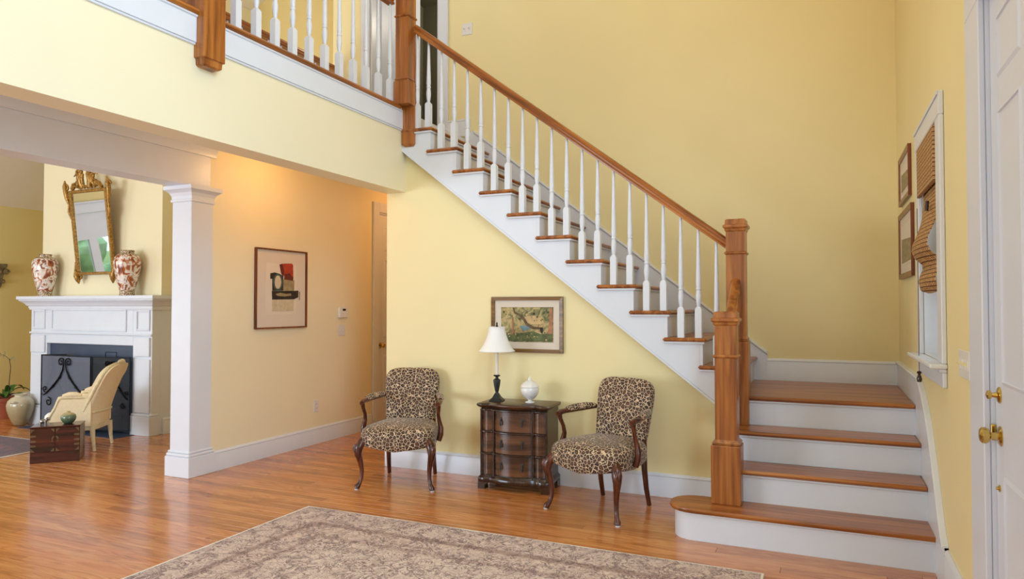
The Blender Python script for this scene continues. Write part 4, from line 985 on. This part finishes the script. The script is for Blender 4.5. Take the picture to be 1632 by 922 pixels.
# ------------------------------------------------------------------ lamp + jar on the chest
TZ = .638
lp = thing('table_lamp', 'candlestick table lamp with flared white shade on the chest of drawers', 'lamp', (-2.287, 4.82, TZ), 15)
q8 = 8
m = MB(); m.rings(sq_rings([(.052, 0), (.052, .008), (.046, .012), (.042, .016), (.030, .03), (.020, .048), (.014, .06)])); m.lathe([(.013, .055), (.012, .07), (.016, .078), (.017, .085), (.024, .12), (.029, .155), (.028, .162), (.012, .172), (.011, .182), (.026, .190), (.028, .196), (.018, .2)], 8); m.build('base', 'bronze', lp, smooth=25)
MB().lathe([(.0125, .195), (.0125, .40)], 16).build('candle_tube', 'candle', lp)
m = MB()
prof = []
for i in range(15):
    t = i / 14; prof.append((.062 + (.128 - .062) * (t ** 1.9) + .008 * t, .565 - .185 * t))
sh_o = prof; sh_i = [(r_ - .002, z_) for r_, z_ in prof][::-1]
rs = [[(r_ * math.cos(2 * pi * j / 32), r_ * math.sin(2 * pi * j / 32), z_) for j in range(32)] for r_, z_ in sh_o + sh_i]
MB().rings(rs, False, True).build('lamp_shade', 'shade', lp, smooth=60)
for r_, z_, nm in ((.0635, .563, 'shade_trim'), (.1365, .381, 'shade_trim')):
    MB().tube([(r_ * math.cos(2 * pi * j / 32), r_ * math.sin(2 * pi * j / 32), z_) for j in range(32)], .004, 6, close=True).build(nm, 'shade', lp, smooth=60)
MB().tube([(-.062, 0, .562), (0, 0, .566), (.062, 0, .562)], .0015, 5).tube([(0, 0, .40), (0, 0, .566)], .003, 6).build('harp', 'bronze', lp)
MB().lathe([(.003, .565), (.009, .57), (.009, .576), (.004, .58), (.007, .588), (.004, .598), (.001, .604)], 10).build('finial', 'bronze', lp)
jr = thing('lidded_jar', 'white footed jar with domed lid on the chest of drawers', 'jar', (-2.018, 4.83, TZ))
MB().lathe([(.034, 0), (.036, .004), (.032, .008), (.014, .014), (.013, .02), (.03, .03), (.052, .05), (.066, .075), (.070, .098), (.067, .112), (.064, .116)], 28).build('bowl', 'marble', jr, smooth=60)
l_ = MB().lathe([(.066, .116), (.071, .119), (.069, .124), (.058, .14), (.042, .156), (.022, .166), (.012, .17)], 28).build('lid', 'marble', jr, smooth=60)
MB().lathe([(.010, .168), (.013, .174), (.011, .182), (.006, .19), (.004, .198), (.0015, .202)], 14).build('finial', 'marble', l_, smooth=60)

# ------------------------------------------------------------------ fireplace
FP = 5.12
fx0, fx1 = -8.46, -6.44
fp = thing('fireplace', 'white panelled fireplace mantel with slate surround', 'fireplace', (-7.45, FP, 0))
def fpx(x): return x + 7.45
OX0, OX1, OZ = -8.17, -6.73, .94
def fb(name, mat, x0, x1, y0, y1, z0, z1, b=.003, parent=fp): return MB().box(fpx(x0), fpx(x1), y0 - FP, y1 - FP, z0, z1, b).build(name, mat, parent)
fb('pilaster', 'white', fx0, OX0, FP, 5.226, 0, 1.32); fb('pilaster', 'white', OX1, fx1, FP, 5.226, 0, 1.32)
fb('frieze', 'white', OX0, OX1, FP, 5.226, OZ, 1.32)
fb('side_panelling', 'white', fx0, fx0 + .04, 5.226, 6.48, 0, 1.40); fb('side_panelling', 'white', fx1 - .04, fx1, 5.226, 6.48, 0, 1.40)
for a_, b_ in ((fx0 - .014, OX0 - .0), (OX1 + .0, fx1 + .014)):
    fb('plinth_block', 'white', a_, b_, FP - .035, 5.20, 0, .2, .004); fb('plinth_block', 'white', a_ + .008, b_ - .008, FP - .025, 5.2, .2, .225, .006)
def fram(x0, x1, z0, z1, t=.022, d=.014):
    m = MB(); y0, y1 = -d, .002
    xzframe(m, y0, y1, fpx(x0), fpx(x1), z0, z1, t, t, t, .004)
    m.build('panel_moulding', 'white', fp)
fram(-8.09, -6.83, 1.085, 1.335); fram(fx0 + .04, OX0 - .03, 1.10, 1.32, .02); fram(OX1 + .05, fx1 - .03, 1.10, 1.32, .02)
fb('rail_moulding', 'white', fx0 - .01, fx1 + .01, FP - .02, FP + .001, 1.045, 1.066, .006)
for a_, b_ in ((fx0 + .02, OX0 - .02), (OX1 + .04, fx1 - .02)):
    fb('pilaster_face', 'white', a_, b_, FP - .014, FP + .001, .235, .80, .004); fb('pilaster_block', 'white', a_, b_, FP - .02, FP + .001, .83, 1.03, .004)
# mantel shelf as stacked crown mouldings
m = MB()
pr_ = [(.012, 1.32), (.02, 1.345), (.02, 1.36), (.035, 1.37), (.045, 1.39), (.07, 1.415), (.085, 1.425), (.085, 1.435), (.10, 1.44), (.10, 1.475)]
m.rings([[(fpx(fx0) - d, -d, z_), (fpx(fx1) + d, -d, z_), (fpx(fx1) + d, 1.36, z_), (fpx(fx0) - d, 1.36, z_)] for d, z_ in pr_]); 
m = MB(); m.rings([[(fpx(fx0) - d * 1.25, -d, z_), (fpx(fx1) + d * 1.25, -d, z_), (fpx(fx1) + d * 1.25, .105, z_), (fpx(fx0) - d * 1.25, .105, z_)] for d, z_ in pr_]); m.build('mantel_shelf', 'white', fp, smooth=25)
m = MB(); m.rings([[(fpx(fx1) - .04, .106, z_), (fpx(fx1) + d, .106, z_), (fpx(fx1) + d, 1.36, z_), (fpx(fx1) - .04, 1.36, z_)] for d, z_ in pr_]); m.build('shelf_return', 'white', fp, smooth=25)
# slate surround + firebox + hearth
fb('slate_slip', 'slate', OX0, OX1, 5.16, 5.225, .72, OZ, .002); fb('slate_slip', 'slate', OX0, OX0 + .2, 5.16, 5.225, 0, .72, .002); fb('slate_slip', 'slate', OX1 - .2, OX1, 5.16, 5.225, 0, .72, .002)
m = MB(); a_, b_ = fpx(OX0 + .2), fpx(OX1 - .2)
m.box(a_ - .05, a_, .105, .65, 0, .78); m.box(b_, b_ + .05, .105, .65, 0, .78); m.box(a_ - .05, b_ + .05, .65, .70, 0, .78); m.box(a_ - .05, b_ + .05, .105, .70, .72, .78); m.box(a_, b_, .105, .65, 0, .01); m.build('firebox', 'soot', fp)
hs = MB().box(fpx(-8.26), fpx(-6.65), 4.86 - FP, 5.16 - FP, .0, .006, .002).build('hearth_slab', 'slate', fp)
for lx in (-.16, .1):
    MB().tube([(lx - .25, .3, .16), (lx, .32, .15), (lx + .25, .3, .16)], .045, 8).build('firewood_log', 'walnutd', fp)
m = MB()
for i in range(7): m.box(-.3 + i * .1 - .008, -.3 + i * .1 + .008, .18, .45, .08, .1)
m.box(-.32, .32, .17, .19, .06, .12); m.build('grate', 'iron', fp)

# ------------------------------------------------------------------ fire screen
fs_ = thing('fire_screen', 'folding black wire mesh fire screen with scrolled ironwork before the fireplace', 'screen', (-7.6, 4.985, .006))
def spanel(p0, p1, zt, handle):
    p0 = Vector((p0[0] + 7.6, p0[1] - 4.985, 0)); p1 = Vector((p1[0] + 7.6, p1[1] - 4.985, 0)); u = (p1 - p0); W = u.length; u.normalize(); v = Vector((-u.y, u.x, 0))
    Mt = Matrix(((u.x, v.x, 0, p0.x), (u.y, v.y, 0, p0.y), (0, 0, 1, 0), (0, 0, 0, 1)))
    m = MB(); t = .011
    m.box(0, t, -t / 2, t / 2, .0, zt, .002, Mt); m.box(W - t, W, -t / 2, t / 2, 0, zt, .002, Mt); m.box(t, W - t, -t / 2, t / 2, zt - t, zt, .002, Mt); m.box(t, W - t, -t / 2, t / 2, .03, .03 + t, .002, Mt)
    f = m.build('panel_frame', 'iron', fs_)
    MB().box(t, W - t, .001, .003, .04, zt - t, 0, Mt).build('wire_mesh', 'mesh' if W > .7 else 'mesh_shaded', f)
    # scrolls
    m = MB(); y_ = -.012; c_ = W / 2
    def spiral(cx, cz, r0, a0, turns, s):
        n_ = 26; return [(cx + s * r0 * (1 - .75 * k / n_) * math.cos(a0 + 2 * pi * turns * k / n_), y_, cz + r0 * (1 - .75 * k / n_) * math.sin(a0 + 2 * pi * turns * k / n_)) for k in range(n_)]
    k_ = min(1, W / .8)
    for s in (-1, 1):
        m.tube(spiral(c_ + s * .062 * k_, zt - .075, .05 * k_, pi, -1.3, s), .0065, 6, Mt)
        m.tube([(c_ + s * .012 * k_, y_, zt - .075), (c_ + s * .03 * k_, y_, zt - .16), (c_ + s * .09 * k_, y_, zt - .25), (c_ + s * .19 * k_, y_, zt - .34), (c_ + s * .30 * k_, y_, zt - .42), (c_ + s * .36 * k_, y_, zt - .45)], [.007, .008, .009, .009, .008, .006], 6, Mt)
        for tx, tz in ((.085, .245), (.19, .34)):
            m.tube([(c_ + s * (tx - .02) * k_, y_, zt - tz + .02), (c_ + s * tx * k_, y_, zt - tz), (c_ + s * (tx + .02) * k_, y_, zt - tz - .02)], [.006, .015, .006], 7, Mt)
        m.tube(spiral(c_ + s * .33 * k_, zt - .38, .035 * k_, -pi / 2, 1.1, s), .006, 6, Mt)
        m.tube(spiral(c_ + s * .27 * k_, zt - .52, .05 * k_, pi / 2, 1.2, s), .006, 6, Mt)
    m.build('scrollwork', 'iron', f, smooth=60)
    if handle:
        m = MB(); m.tube([(c_ - .07, 0, zt - .002), (c_ - .07, 0, zt + .05), (c_ + .07, 0, zt + .05), (c_ + .07, 0, zt - .002)], .005, 6, Mt); m.build('handle', 'iron', f)
spanel((-8.03, 4.975), (-7.19, 4.975), .815, False)
spanel((-7.185, 4.98), (-6.70, 5.07), .815, True)
spanel((-8.03, 4.98), (-7.82, 5.12), .815, False)

# ------------------------------------------------------------------ vases on the mantel
def porcelain(label, loc_, rz):
    r_ = thing('porcelain_vase', label, 'vase', loc_, rz, 'porcelain vases on the mantel')
    MB().lathe([(.074, .055), (.085, .10), (.104, .17), (.124, .26), (.134, .33), (.134, .37), (.124, .405), (.098, .435), (.072, .448)], 36).build('body', 'imari', r_, smooth=60)
    MB().lathe([(.076, 0), (.078, .004), (.072, .02), (.072, .05), (.075, .058)], 32).build('foot', 'band', r_, smooth=60)
    MB().lathe([(.1, .434), (.104, .43), (.095, .441), (.074, .45)], 32).build('shoulder_band', 'band', r_, smooth=60)
    rs = [[(a_ * math.cos(2 * pi * j / 32), a_ * math.sin(2 * pi * j / 32), z_) for j in range(32)] for a_, z_ in ((.066, .445), (.064, .46), (.067, .474), (.070, .48), (.066, .484), (.060, .478), (.056, .45))]
    MB().rings(rs).build('neck', 'band', r_, smooth=60)
    return r_
v1 = porcelain('red and white painted porcelain vase, right of the gilt mirror on the mantel', (-6.79, 5.088, 1.475), 30)
copy_tree(v1, (-8.17, 5.088, 1.475), 200, 'red and white painted porcelain vase at the left end of the mantel')

# ------------------------------------------------------------------ gilt mirror
mi = thing('wall_mirror', 'leaning gilt mirror with carved openwork crest above the mantel', 'mirror', (-7.40, 5.165, 1.745))
mi.rotation_euler = (R(6.8), 0, 0)
GW, GH = .275, .88
MB().box(-GW, GW, -.002, .004, 0, GH).build('mirror_glass', 'mirror', mi)
m = MB()
xzframe(m, -.02, .0115, -GW - .035, GW + .035, -.03, GH + .035, .035, .03, .035, .005)
m.box(-GW - .03, GW + .03, .0118, .02, -.02, GH + .02)
fr_ = m.build('frame', 'gilt', mi)
def curl(cx, cz, r0, a0, turns, s, y_=-.01, n_=22, sh=.7): return [(cx + s * r0 * (1 - sh * k / n_) * math.cos(a0 + 2 * pi * turns * k / n_), y_, cz + r0 * (1 - sh * k / n_) * math.sin(a0 + 2 * pi * turns * k / n_)) for k in range(n_)]
m = MB()
for s in (-1, 1):
    z0 = GH + .035
    m.tube([(s * .25, -.01, z0), (s * .19, -.015, z0 + .05), (s * .14, -.015, z0 + .035), (s * .11, -.018, z0 + .07), (s * .10, -.02, z0 + .13), (s * .07, -.02, z0 + .17), (s * .04, -.02, z0 + .20)], [.014, .02, .016, .026, .03, .022, .012], 8)
    m.tube(curl(s * .17, z0 + .055, .035, pi / 2, 1.2, s), .011, 7)
    m.tube(curl(s * .085, z0 + .15, .045, -pi / 4, 1.1, s), .014, 7)
    m.tube([(s * .02, -.02, z0 + .01), (s * .05, -.02, z0 + .06), (s * .055, -.02, z0 + .12), (s * .03, -.02, z0 + .17)], [.012, .02, .02, .012], 7)
    m.tube([(s * .10, -.02, z0 + .15), (s * .16, -.015, z0 + .165), (s * .20, -.01, z0 + .15)], [.016, .012, .004], 6)
m.tube([(-.1, -.02, GH + .05), (0, -.024, GH + .065), (.1, -.02, GH + .05)], .014, 7)
for s in (-1, 1):
    m.tube([(s * .06, -.02, GH + .05), (s * .085, -.022, GH + .12), (s * .06, -.022, GH + .19), (s * .075, -.02, GH + .25), (s * .045, -.02, GH + .27)], [.02, .034, .024, .026, .01], 8)
    m.tube(curl(s * .12, GH + .225, .04, pi, 1.2, s), .013, 7)
    m.tube(curl(s * .12, GH + .10, .045, -pi / 2, 1.2, s), .014, 7)
    m.tube([(s * .25, -.015, GH + .05), (s * .215, -.018, GH + .10), (s * .17, -.018, GH + .115)], [.018, .016, .006], 7)
m.tube([(-.06, -.02, GH + .262), (0, -.02, GH + .245), (.06, -.02, GH + .262)], .014, 6)
m.build('crest', 'gilt', mi, smooth=70)
for s in (-1, 1):
    m = MB(); X_ = s * (GW + .05)
    m.tube([(X_ - s * .01, -.01, GH - .28), (X_ + s * .012, -.012, GH - .2), (X_ + s * .002, -.012, GH - .12), (X_ + s * .022, -.014, GH - .05), (X_ + s * .03, -.015, GH + .02), (X_ + s * .035, -.018, GH + .09), (X_ + s * .02, -.02, GH + .15)], [.008, .016, .011, .022, .026, .022, .007], 8)
    m.tube(curl(X_ + s * .025, GH + .07, .045, 0, 1.2, s), .012, 7); m.tube(curl(X_ + s * .01, GH - .02, .035, pi, 1.1, s), .01, 7)
    m.tube(curl(X_ - s * .0, GH - .20, .022, 0, 1.2, s), .008, 6)
    m.build('side_carving', 'gilt', mi, smooth=70)
    m = MB(); X_ = s * (GW + .02)
    m.tube([(X_ + s * .02, -.012, .12), (X_ + s * .022, -.014, .03), (X_ + s * .01, -.02, -.04), (X_ - s * .005, -.02, -.09), (X_ - s * .01, -.018, -.13)], [.008, .018, .034, .026, .005], 8)
    m.tube(curl(X_ + s * .02, -.02, .035, 0, 1.2, s), .012, 7); m.tube(curl(X_ - s * .035, -.045, .035, pi / 2, 1.2, -s), .011, 7)
    m.build('corner_carving', 'gilt', mi, smooth=70)

# ------------------------------------------------------------------ bergere chair
bg = thing('french_armchair', 'cream upholstered French armchair seen from behind beside the fireplace', 'chair', (-6.53, 4.415, 0), -57); bg.scale = (.86, .86, .93)
O = outline(.60, .50, .50)
MB().rings([[(x_ * s_, y_ * s_, z_) for x_, y_ in O] for s_, z_ in ((.98, .215), (1.0, .22), (1.0, .265), (.98, .27))]).build('seat_rail', 'frwood', bg, smooth=40)
MB().rings([[(x_ * s_ * .93, y_ * s_ - .02, z_) for x_, y_ in O] for s_, z_ in ((.95, .272), (1.0, .29), (1.02, .33), (1.0, .365), (.93, .385), (.7, .395), (.3, .4))]).build('seat_cushion', 'seatw', bg, smooth=60)
for sx in (-1, 1):
    MB().tube([(sx * .27, -.225, .25), (sx * .278, -.235, .18), (sx * .268, -.228, .1), (sx * .262, -.222, .03), (sx * .268, -.23, .004)], [.028, .026, .019, .014, .018], 10).build('leg', 'frwood', bg, smooth=60)
    MB().tube([(sx * .225, .222, .25), (sx * .228, .228, .18), (sx * .225, .235, .1), (sx * .23, .25, .004)], [.028, .024, .018, .015], 10).build('leg', 'frwood', bg, smooth=60)
    # side (arm) panel: follows the seat edge, scooped down at the front
    pts = []
    yy0, yy1 = -.20, .22; n = 14
    inner = []; rs = []
    for i in range(n + 1):
        t = i / n; y_ = yy0 + (yy1 - yy0) * t
        zt = .30 + .235 * (min(1, t / .28) ** 1.4 if t < .28 else 1) + .0 * t
        xo = sx * (.295 - .03 * t)
        rs.append([(xo, y_, .262), (xo, y_, zt), (xo - sx * .045, y_, zt), (xo - sx * .045, y_, .262)])
    MB().rings(rs).build('side_panel', 'frcream', bg, smooth=50)
    MB().tube([(sx * .295, -.215, .27), (sx * .293, -.20, .33), (sx * .288, -.165, .39), (sx * .283, -.13, .45), (sx * .28, -.105, .51), (sx * .276, -.09, .545), (sx * .268, -.05, .552), (sx * .262, .06, .55), (sx * .252, .15, .55), (sx * .242, .21, .56)], [.017, .016, .015, .015, .017, .021, .018, .016, .016, .018], 8).build('arm_rail', 'frwood', bg, smooth=60)
    MB().tube([(sx * .27, -.06, .568), (sx * .266, .0, .582), (sx * .26, .07, .582), (sx * .255, .12, .57)], [.016, .026, .026, .016], 10).build('arm_pad', 'frcream', bg, smooth=60)
# back: curved shell, top arched, reclined
def backpt(t, v, off_):
    """t in -1..1 across, v 0..1 up"""
    z_ = .27 + v * (.60 - .10 * abs(t) ** 3)
    hw_ = .245 + .03 * v
    x_ = hw_ * math.sin(t * 1.15) / math.sin(1.15)
    y_ = .235 + .19 * v ** 1.3 - (.13 - .05 * v) * (t * t) * (1 - .0 * v) + off_
    return (x_, y_, z_)
for off_, nm in ((0.0, 'outer_back'), (-.055, 'inner_back')):
    vs = []; fs = []; n, k_ = 16, 12
    for side in (0, 1):
        for i in range(n + 1):
            for j in range(k_ + 1): vs.append(backpt(-1 + 2 * i / n, j / k_, off_ + (.03 if side == 0 else 0)))
    Kk = (n + 1) * (k_ + 1)
    for i in range(n):
        for j in range(k_):
            a_ = i * (k_ + 1) + j; fs.append((a_, a_ + 1, a_ + k_ + 2, a_ + k_ + 1)); fs.append((Kk + a_, Kk + a_ + k_ + 1, Kk + a_ + k_ + 2, Kk + a_ + 1))
    for i in range(n):
        for j in (0, k_): a_ = i * (k_ + 1) + j; fs.append((a_, a_ + k_ + 1, Kk + a_ + k_ + 1, Kk + a_))
    for j in range(k_):
        for i in (0, n): a_ = i * (k_ + 1) + j; fs.append((a_, Kk + a_, Kk + a_ + 1, a_ + 1))
    MB().add(vs, fs).build(nm, 'frcream', bg, smooth=60)
edge = [backpt(-1, v / 8, -.01) for v in range(0, 9)] + [backpt(-1 + 2 * t / 14, 1, -.01) for t in range(1, 14)] + [backpt(1, v / 8, -.01) for v in range(8, -1, -1)]
MB().tube(edge, .019, 8).build('back_frame', 'frwood', bg, smooth=60)
MB().tube([backpt(-.96 + 1.92 * t / 12, .22, .034) for t in range(13)], .012, 8).build('back_rail', 'frwood', bg, smooth=60)
MB().tube([backpt(-.25 + .5 * t / 6, 1.03, -.005) for t in range(7)], [.008, .02, .026, .028, .026, .02, .008], 8).build('crest_carving', 'frwood', bg, smooth=60)

# ------------------------------------------------------------------ trunk with brass fittings
tk = thing('wooden_trunk', 'dark red wooden trunk with brass fittings on the living room floor', 'trunk', (-6.134, 3.928, 0), 46.6)
TW, TD, TH = .372, .24, .315
MB().box(-TW / 2, TW / 2, .006, TD, 0, TH - .012, .003).build('body', 'rosew', tk)
MB().box(-TW / 2 - .003, TW / 2 + .003, -.002, TD + .003, TH - .012, TH, .003).build('top', 'rosew', tk)
MB().box(-TW / 2, TW / 2, .001, .01, 0, .09, .002).build('base_drawer', 'rosew', tk)
for s in (-1, 1):
    x0, x1 = (s * .003, s * (TW / 2 - .002)); dr = MB().box(x0, x1, .001, .008, .094, TH - .016, .002).build('door', 'rosew', tk)
    def bp(poly, nm): MB().prism(poly, 'y', -.002, .002).build(nm, 'agedbrass', dr, smooth=0)
    for z_, d_ in ((.098, 1), (TH - .02, -1)):
        xx = s * .006; bp([(xx, z_), (xx + s * .028, z_), (xx, z_ + d_ * .032)], 'corner_plate')
        xx = s * (TW / 2 - .006); bp([(xx, z_), (xx - s * .03, z_), (xx, z_ + d_ * .032)], 'corner_plate')
    cz = .205
    bp([(s * .004 + s * .024 * math.cos(a_) if k not in (0,) else s * .004 + s * .024, cz + .026 * math.sin(a_)) for k, a_ in enumerate([-pi / 2 + pi * i / 10 for i in range(11)])], 'lock_plate')
    for z_ in (.15, .19, .235): bp([(s * (TW / 2 - .004), z_ - .01), (s * (TW / 2 - .04), z_ - .007), (s * (TW / 2 - .046), z_), (s * (TW / 2 - .04), z_ + .007), (s * (TW / 2 - .004), z_ + .01)], 'hinge')
ux, uy = math.cos(R(46.6)), math.sin(R(46.6))
def ontrunk(a_, b_): return (-6.134 + a_ * ux - b_ * uy, 3.928 + a_ * uy + b_ * ux, TH)
gv = thing('round_vase', 'small round green and tan glazed vase on the trunk', 'vase', ontrunk(.075, .13))
rs = [[(a_ * math.cos(2 * pi * j / 28), a_ * math.sin(2 * pi * j / 28), z_) for j in range(28)] for a_, z_ in ((.028, 0), (.036, .004), (.056, .03), (.062, .052), (.056, .075), (.034, .092), (.016, .097), (.013, .104), (.017, .108), (.013, .106), (.010, .095))]
MB().rings(rs).build('body', 'celadon', gv, smooth=60)
fg = thing('silver_figurine', 'small tarnished silver animal figurine on the trunk corner', 'figurine', ontrunk(-.11, .10), 40)
m = MB(); m.lathe([(.008, -.03), (.018, -.02), (.021, 0), (.018, .02), (.008, .03)], 10, mat=Matrix.Translation((0, 0, .034)) @ Matrix.Rotation(R(90), 4, 'Y'))
for sx in (-.018, .018):
    for sy in (-.011, .011): m.tube([(sx, sy, .035), (sx * 1.1, sy, .0)], [.008, .006], 6)
m.tube([(.02, 0, .04), (.036, 0, .056), (.046, 0, .054), (.052, 0, .04)], [.012, .014, .009, .004], 8)
m.tube([(.034, .008, .062), (.03, .018, .058)], [.006, .003], 6); m.tube([(.034, -.008, .062), (.03, -.018, .058)], [.006, .003], 6)
m.build('body', 'pewter', fg, smooth=60)

# ------------------------------------------------------------------ floor jar, potted orchid, wall bracket
fj = thing('ceramic_jar', 'large olive cream glazed jar standing on the hearth', 'jar', (-8.40, 4.98, 0.0065))
rs = [[(a_ * math.cos(2 * pi * j / 32), a_ * math.sin(2 * pi * j / 32), z_) for j in range(32)] for a_, z_ in ((.062, 0), (.068, .005), (.085, .04), (.115, .11), (.134, .18), (.137, .23), (.125, .275), (.09, .31), (.062, .322), (.056, .33), (.062, .345), (.066, .35), (.06, .35), (.052, .335))]
MB().rings(rs).build('body', 'jar', fj, smooth=60)
for a_ in (-60, 120):
    c_, s_ = math.cos(R(a_)), math.sin(R(a_))
    MB().tube([(.125 * c_ - s_ * .035, .125 * s_ + c_ * .035, .262), (.142 * c_ - s_ * .02, .142 * s_ + c_ * .02, .275), (.146 * c_, .146 * s_, .272), (.142 * c_ + s_ * .02, .142 * s_ - c_ * .02, .275), (.125 * c_ + s_ * .035, .125 * s_ - c_ * .035, .262)], [.007, .009, .012, .009, .007], 8).build('handle', 'jar', fj, smooth=60)
po = thing('potted_orchid', 'potted orchid with one tall stem in a terracotta pot behind the jar', 'plant', (-9.15, 5.25, 0))
rs = [[(a_ * math.cos(2 * pi * j / 28), a_ * math.sin(2 * pi * j / 28), z_) for j in range(28)] for a_, z_ in ((.13, 0), (.165, .2), (.175, .205), (.178, .25), (.165, .25), (.155, .22))]
MB().rings(rs).build('pot', 'terra', po, smooth=40)
for i, (az, L_, up_) in enumerate(((10, .34, .16), (-30, .30, .22), (60, .26, .26), (150, .3, .2), (200, .3, .15), (-80, .28, .14), (100, .24, .3), (-10, .22, .34))):
    c_, s_ = math.cos(R(az)), math.sin(R(az)); rs = []
    for k in range(9):
        t = k / 8; w_ = .036 * math.sin(pi * min(1, t * .9 + .08)) ** .7 + .002; x_ = L_ * t; z_ = .235 + up_ * 1.6 * t - (up_ * 1.1 + .07) * t * t
        rs.append([(c_ * x_ - s_ * w_, s_ * x_ + c_ * w_, z_ + .008), (c_ * x_, s_ * x_, z_), (c_ * x_ + s_ * w_, s_ * x_ - c_ * w_, z_ + .008), (c_ * x_, s_ * x_, z_ - .003)])
    MB().rings(rs).build('leaf', 'leaf', po, smooth=60)
MB().tube([(.06, 0, .24), (.10, -.02, .45), (.14, -.03, .62), (.13, -.04, .72), (.06, -.05, .76), (-.02, -.05, .77)], [.005, .005, .004, .004, .003, .003], 6).build('stem', 'stem', po, smooth=60)
MB().tube([(.13, -.04, .70), (.20, -.06, .735), (.27, -.07, .735)], .003, 6).build('stem', 'stem', po, smooth=60)
for i, (x_, y_, z_) in enumerate(((-.03, -.05, .77), (.03, -.05, .755), (.22, -.06, .735), (.28, -.07, .73), (.06, -.05, .79))):
    m = MB()
    for k in range(5):
        a_ = 2 * pi * k / 5 + i; m.rings([[(x_, y_, z_), (x_ + .012 * math.cos(a_ + .6), y_ - .004, z_ + .012 * math.sin(a_ + .6)), (x_ + .038 * math.cos(a_), y_ - .01, z_ + .026 * math.sin(a_)), (x_ + .012 * math.cos(a_ - .6), y_ - .004, z_ + .012 * math.sin(a_ - .6))],
                 [(x_, y_ + .003, z_), (x_ + .012 * math.cos(a_ + .6), y_ - .001, z_ + .012 * math.sin(a_ + .6)), (x_ + .038 * math.cos(a_), y_ - .007, z_ + .026 * math.sin(a_)), (x_ + .012 * math.cos(a_ - .6), y_ - .001, z_ + .012 * math.sin(a_ - .6))]])
    m.build('flower', 'petal', po, smooth=60)
wb = thing('wall_bracket', 'carved grey-gilt wall bracket at the left edge of the living room wall', 'bracket', (-10.15, 5.70, 1.6), 90)
m = MB(); m.rings([[(-a_, -.001, z_), (-a_, -d_, z_), (a_, -d_, z_), (a_, -.001, z_)] for a_, d_, z_ in ((.015, .02, 0), (.03, .03, .03), (.035, .035, .1), (.04, .05, .17), (.055, .065, .24), (.065, .08, .29), (.07, .085, .30), (.07, .085, .33))]); m.build('body', 'carved', wb, smooth=50)
for s in (-1, 1):
    MB().tube(curl(s * .05, .22, .04, 0, 1.2, s, -.10), .012, 7).build('carved_scroll', 'carved', wb, smooth=60)
    MB().tube(curl(s * .03, .1, .03, pi, 1.2, s, -.06), .01, 7).build('carved_scroll', 'carved', wb, smooth=60)
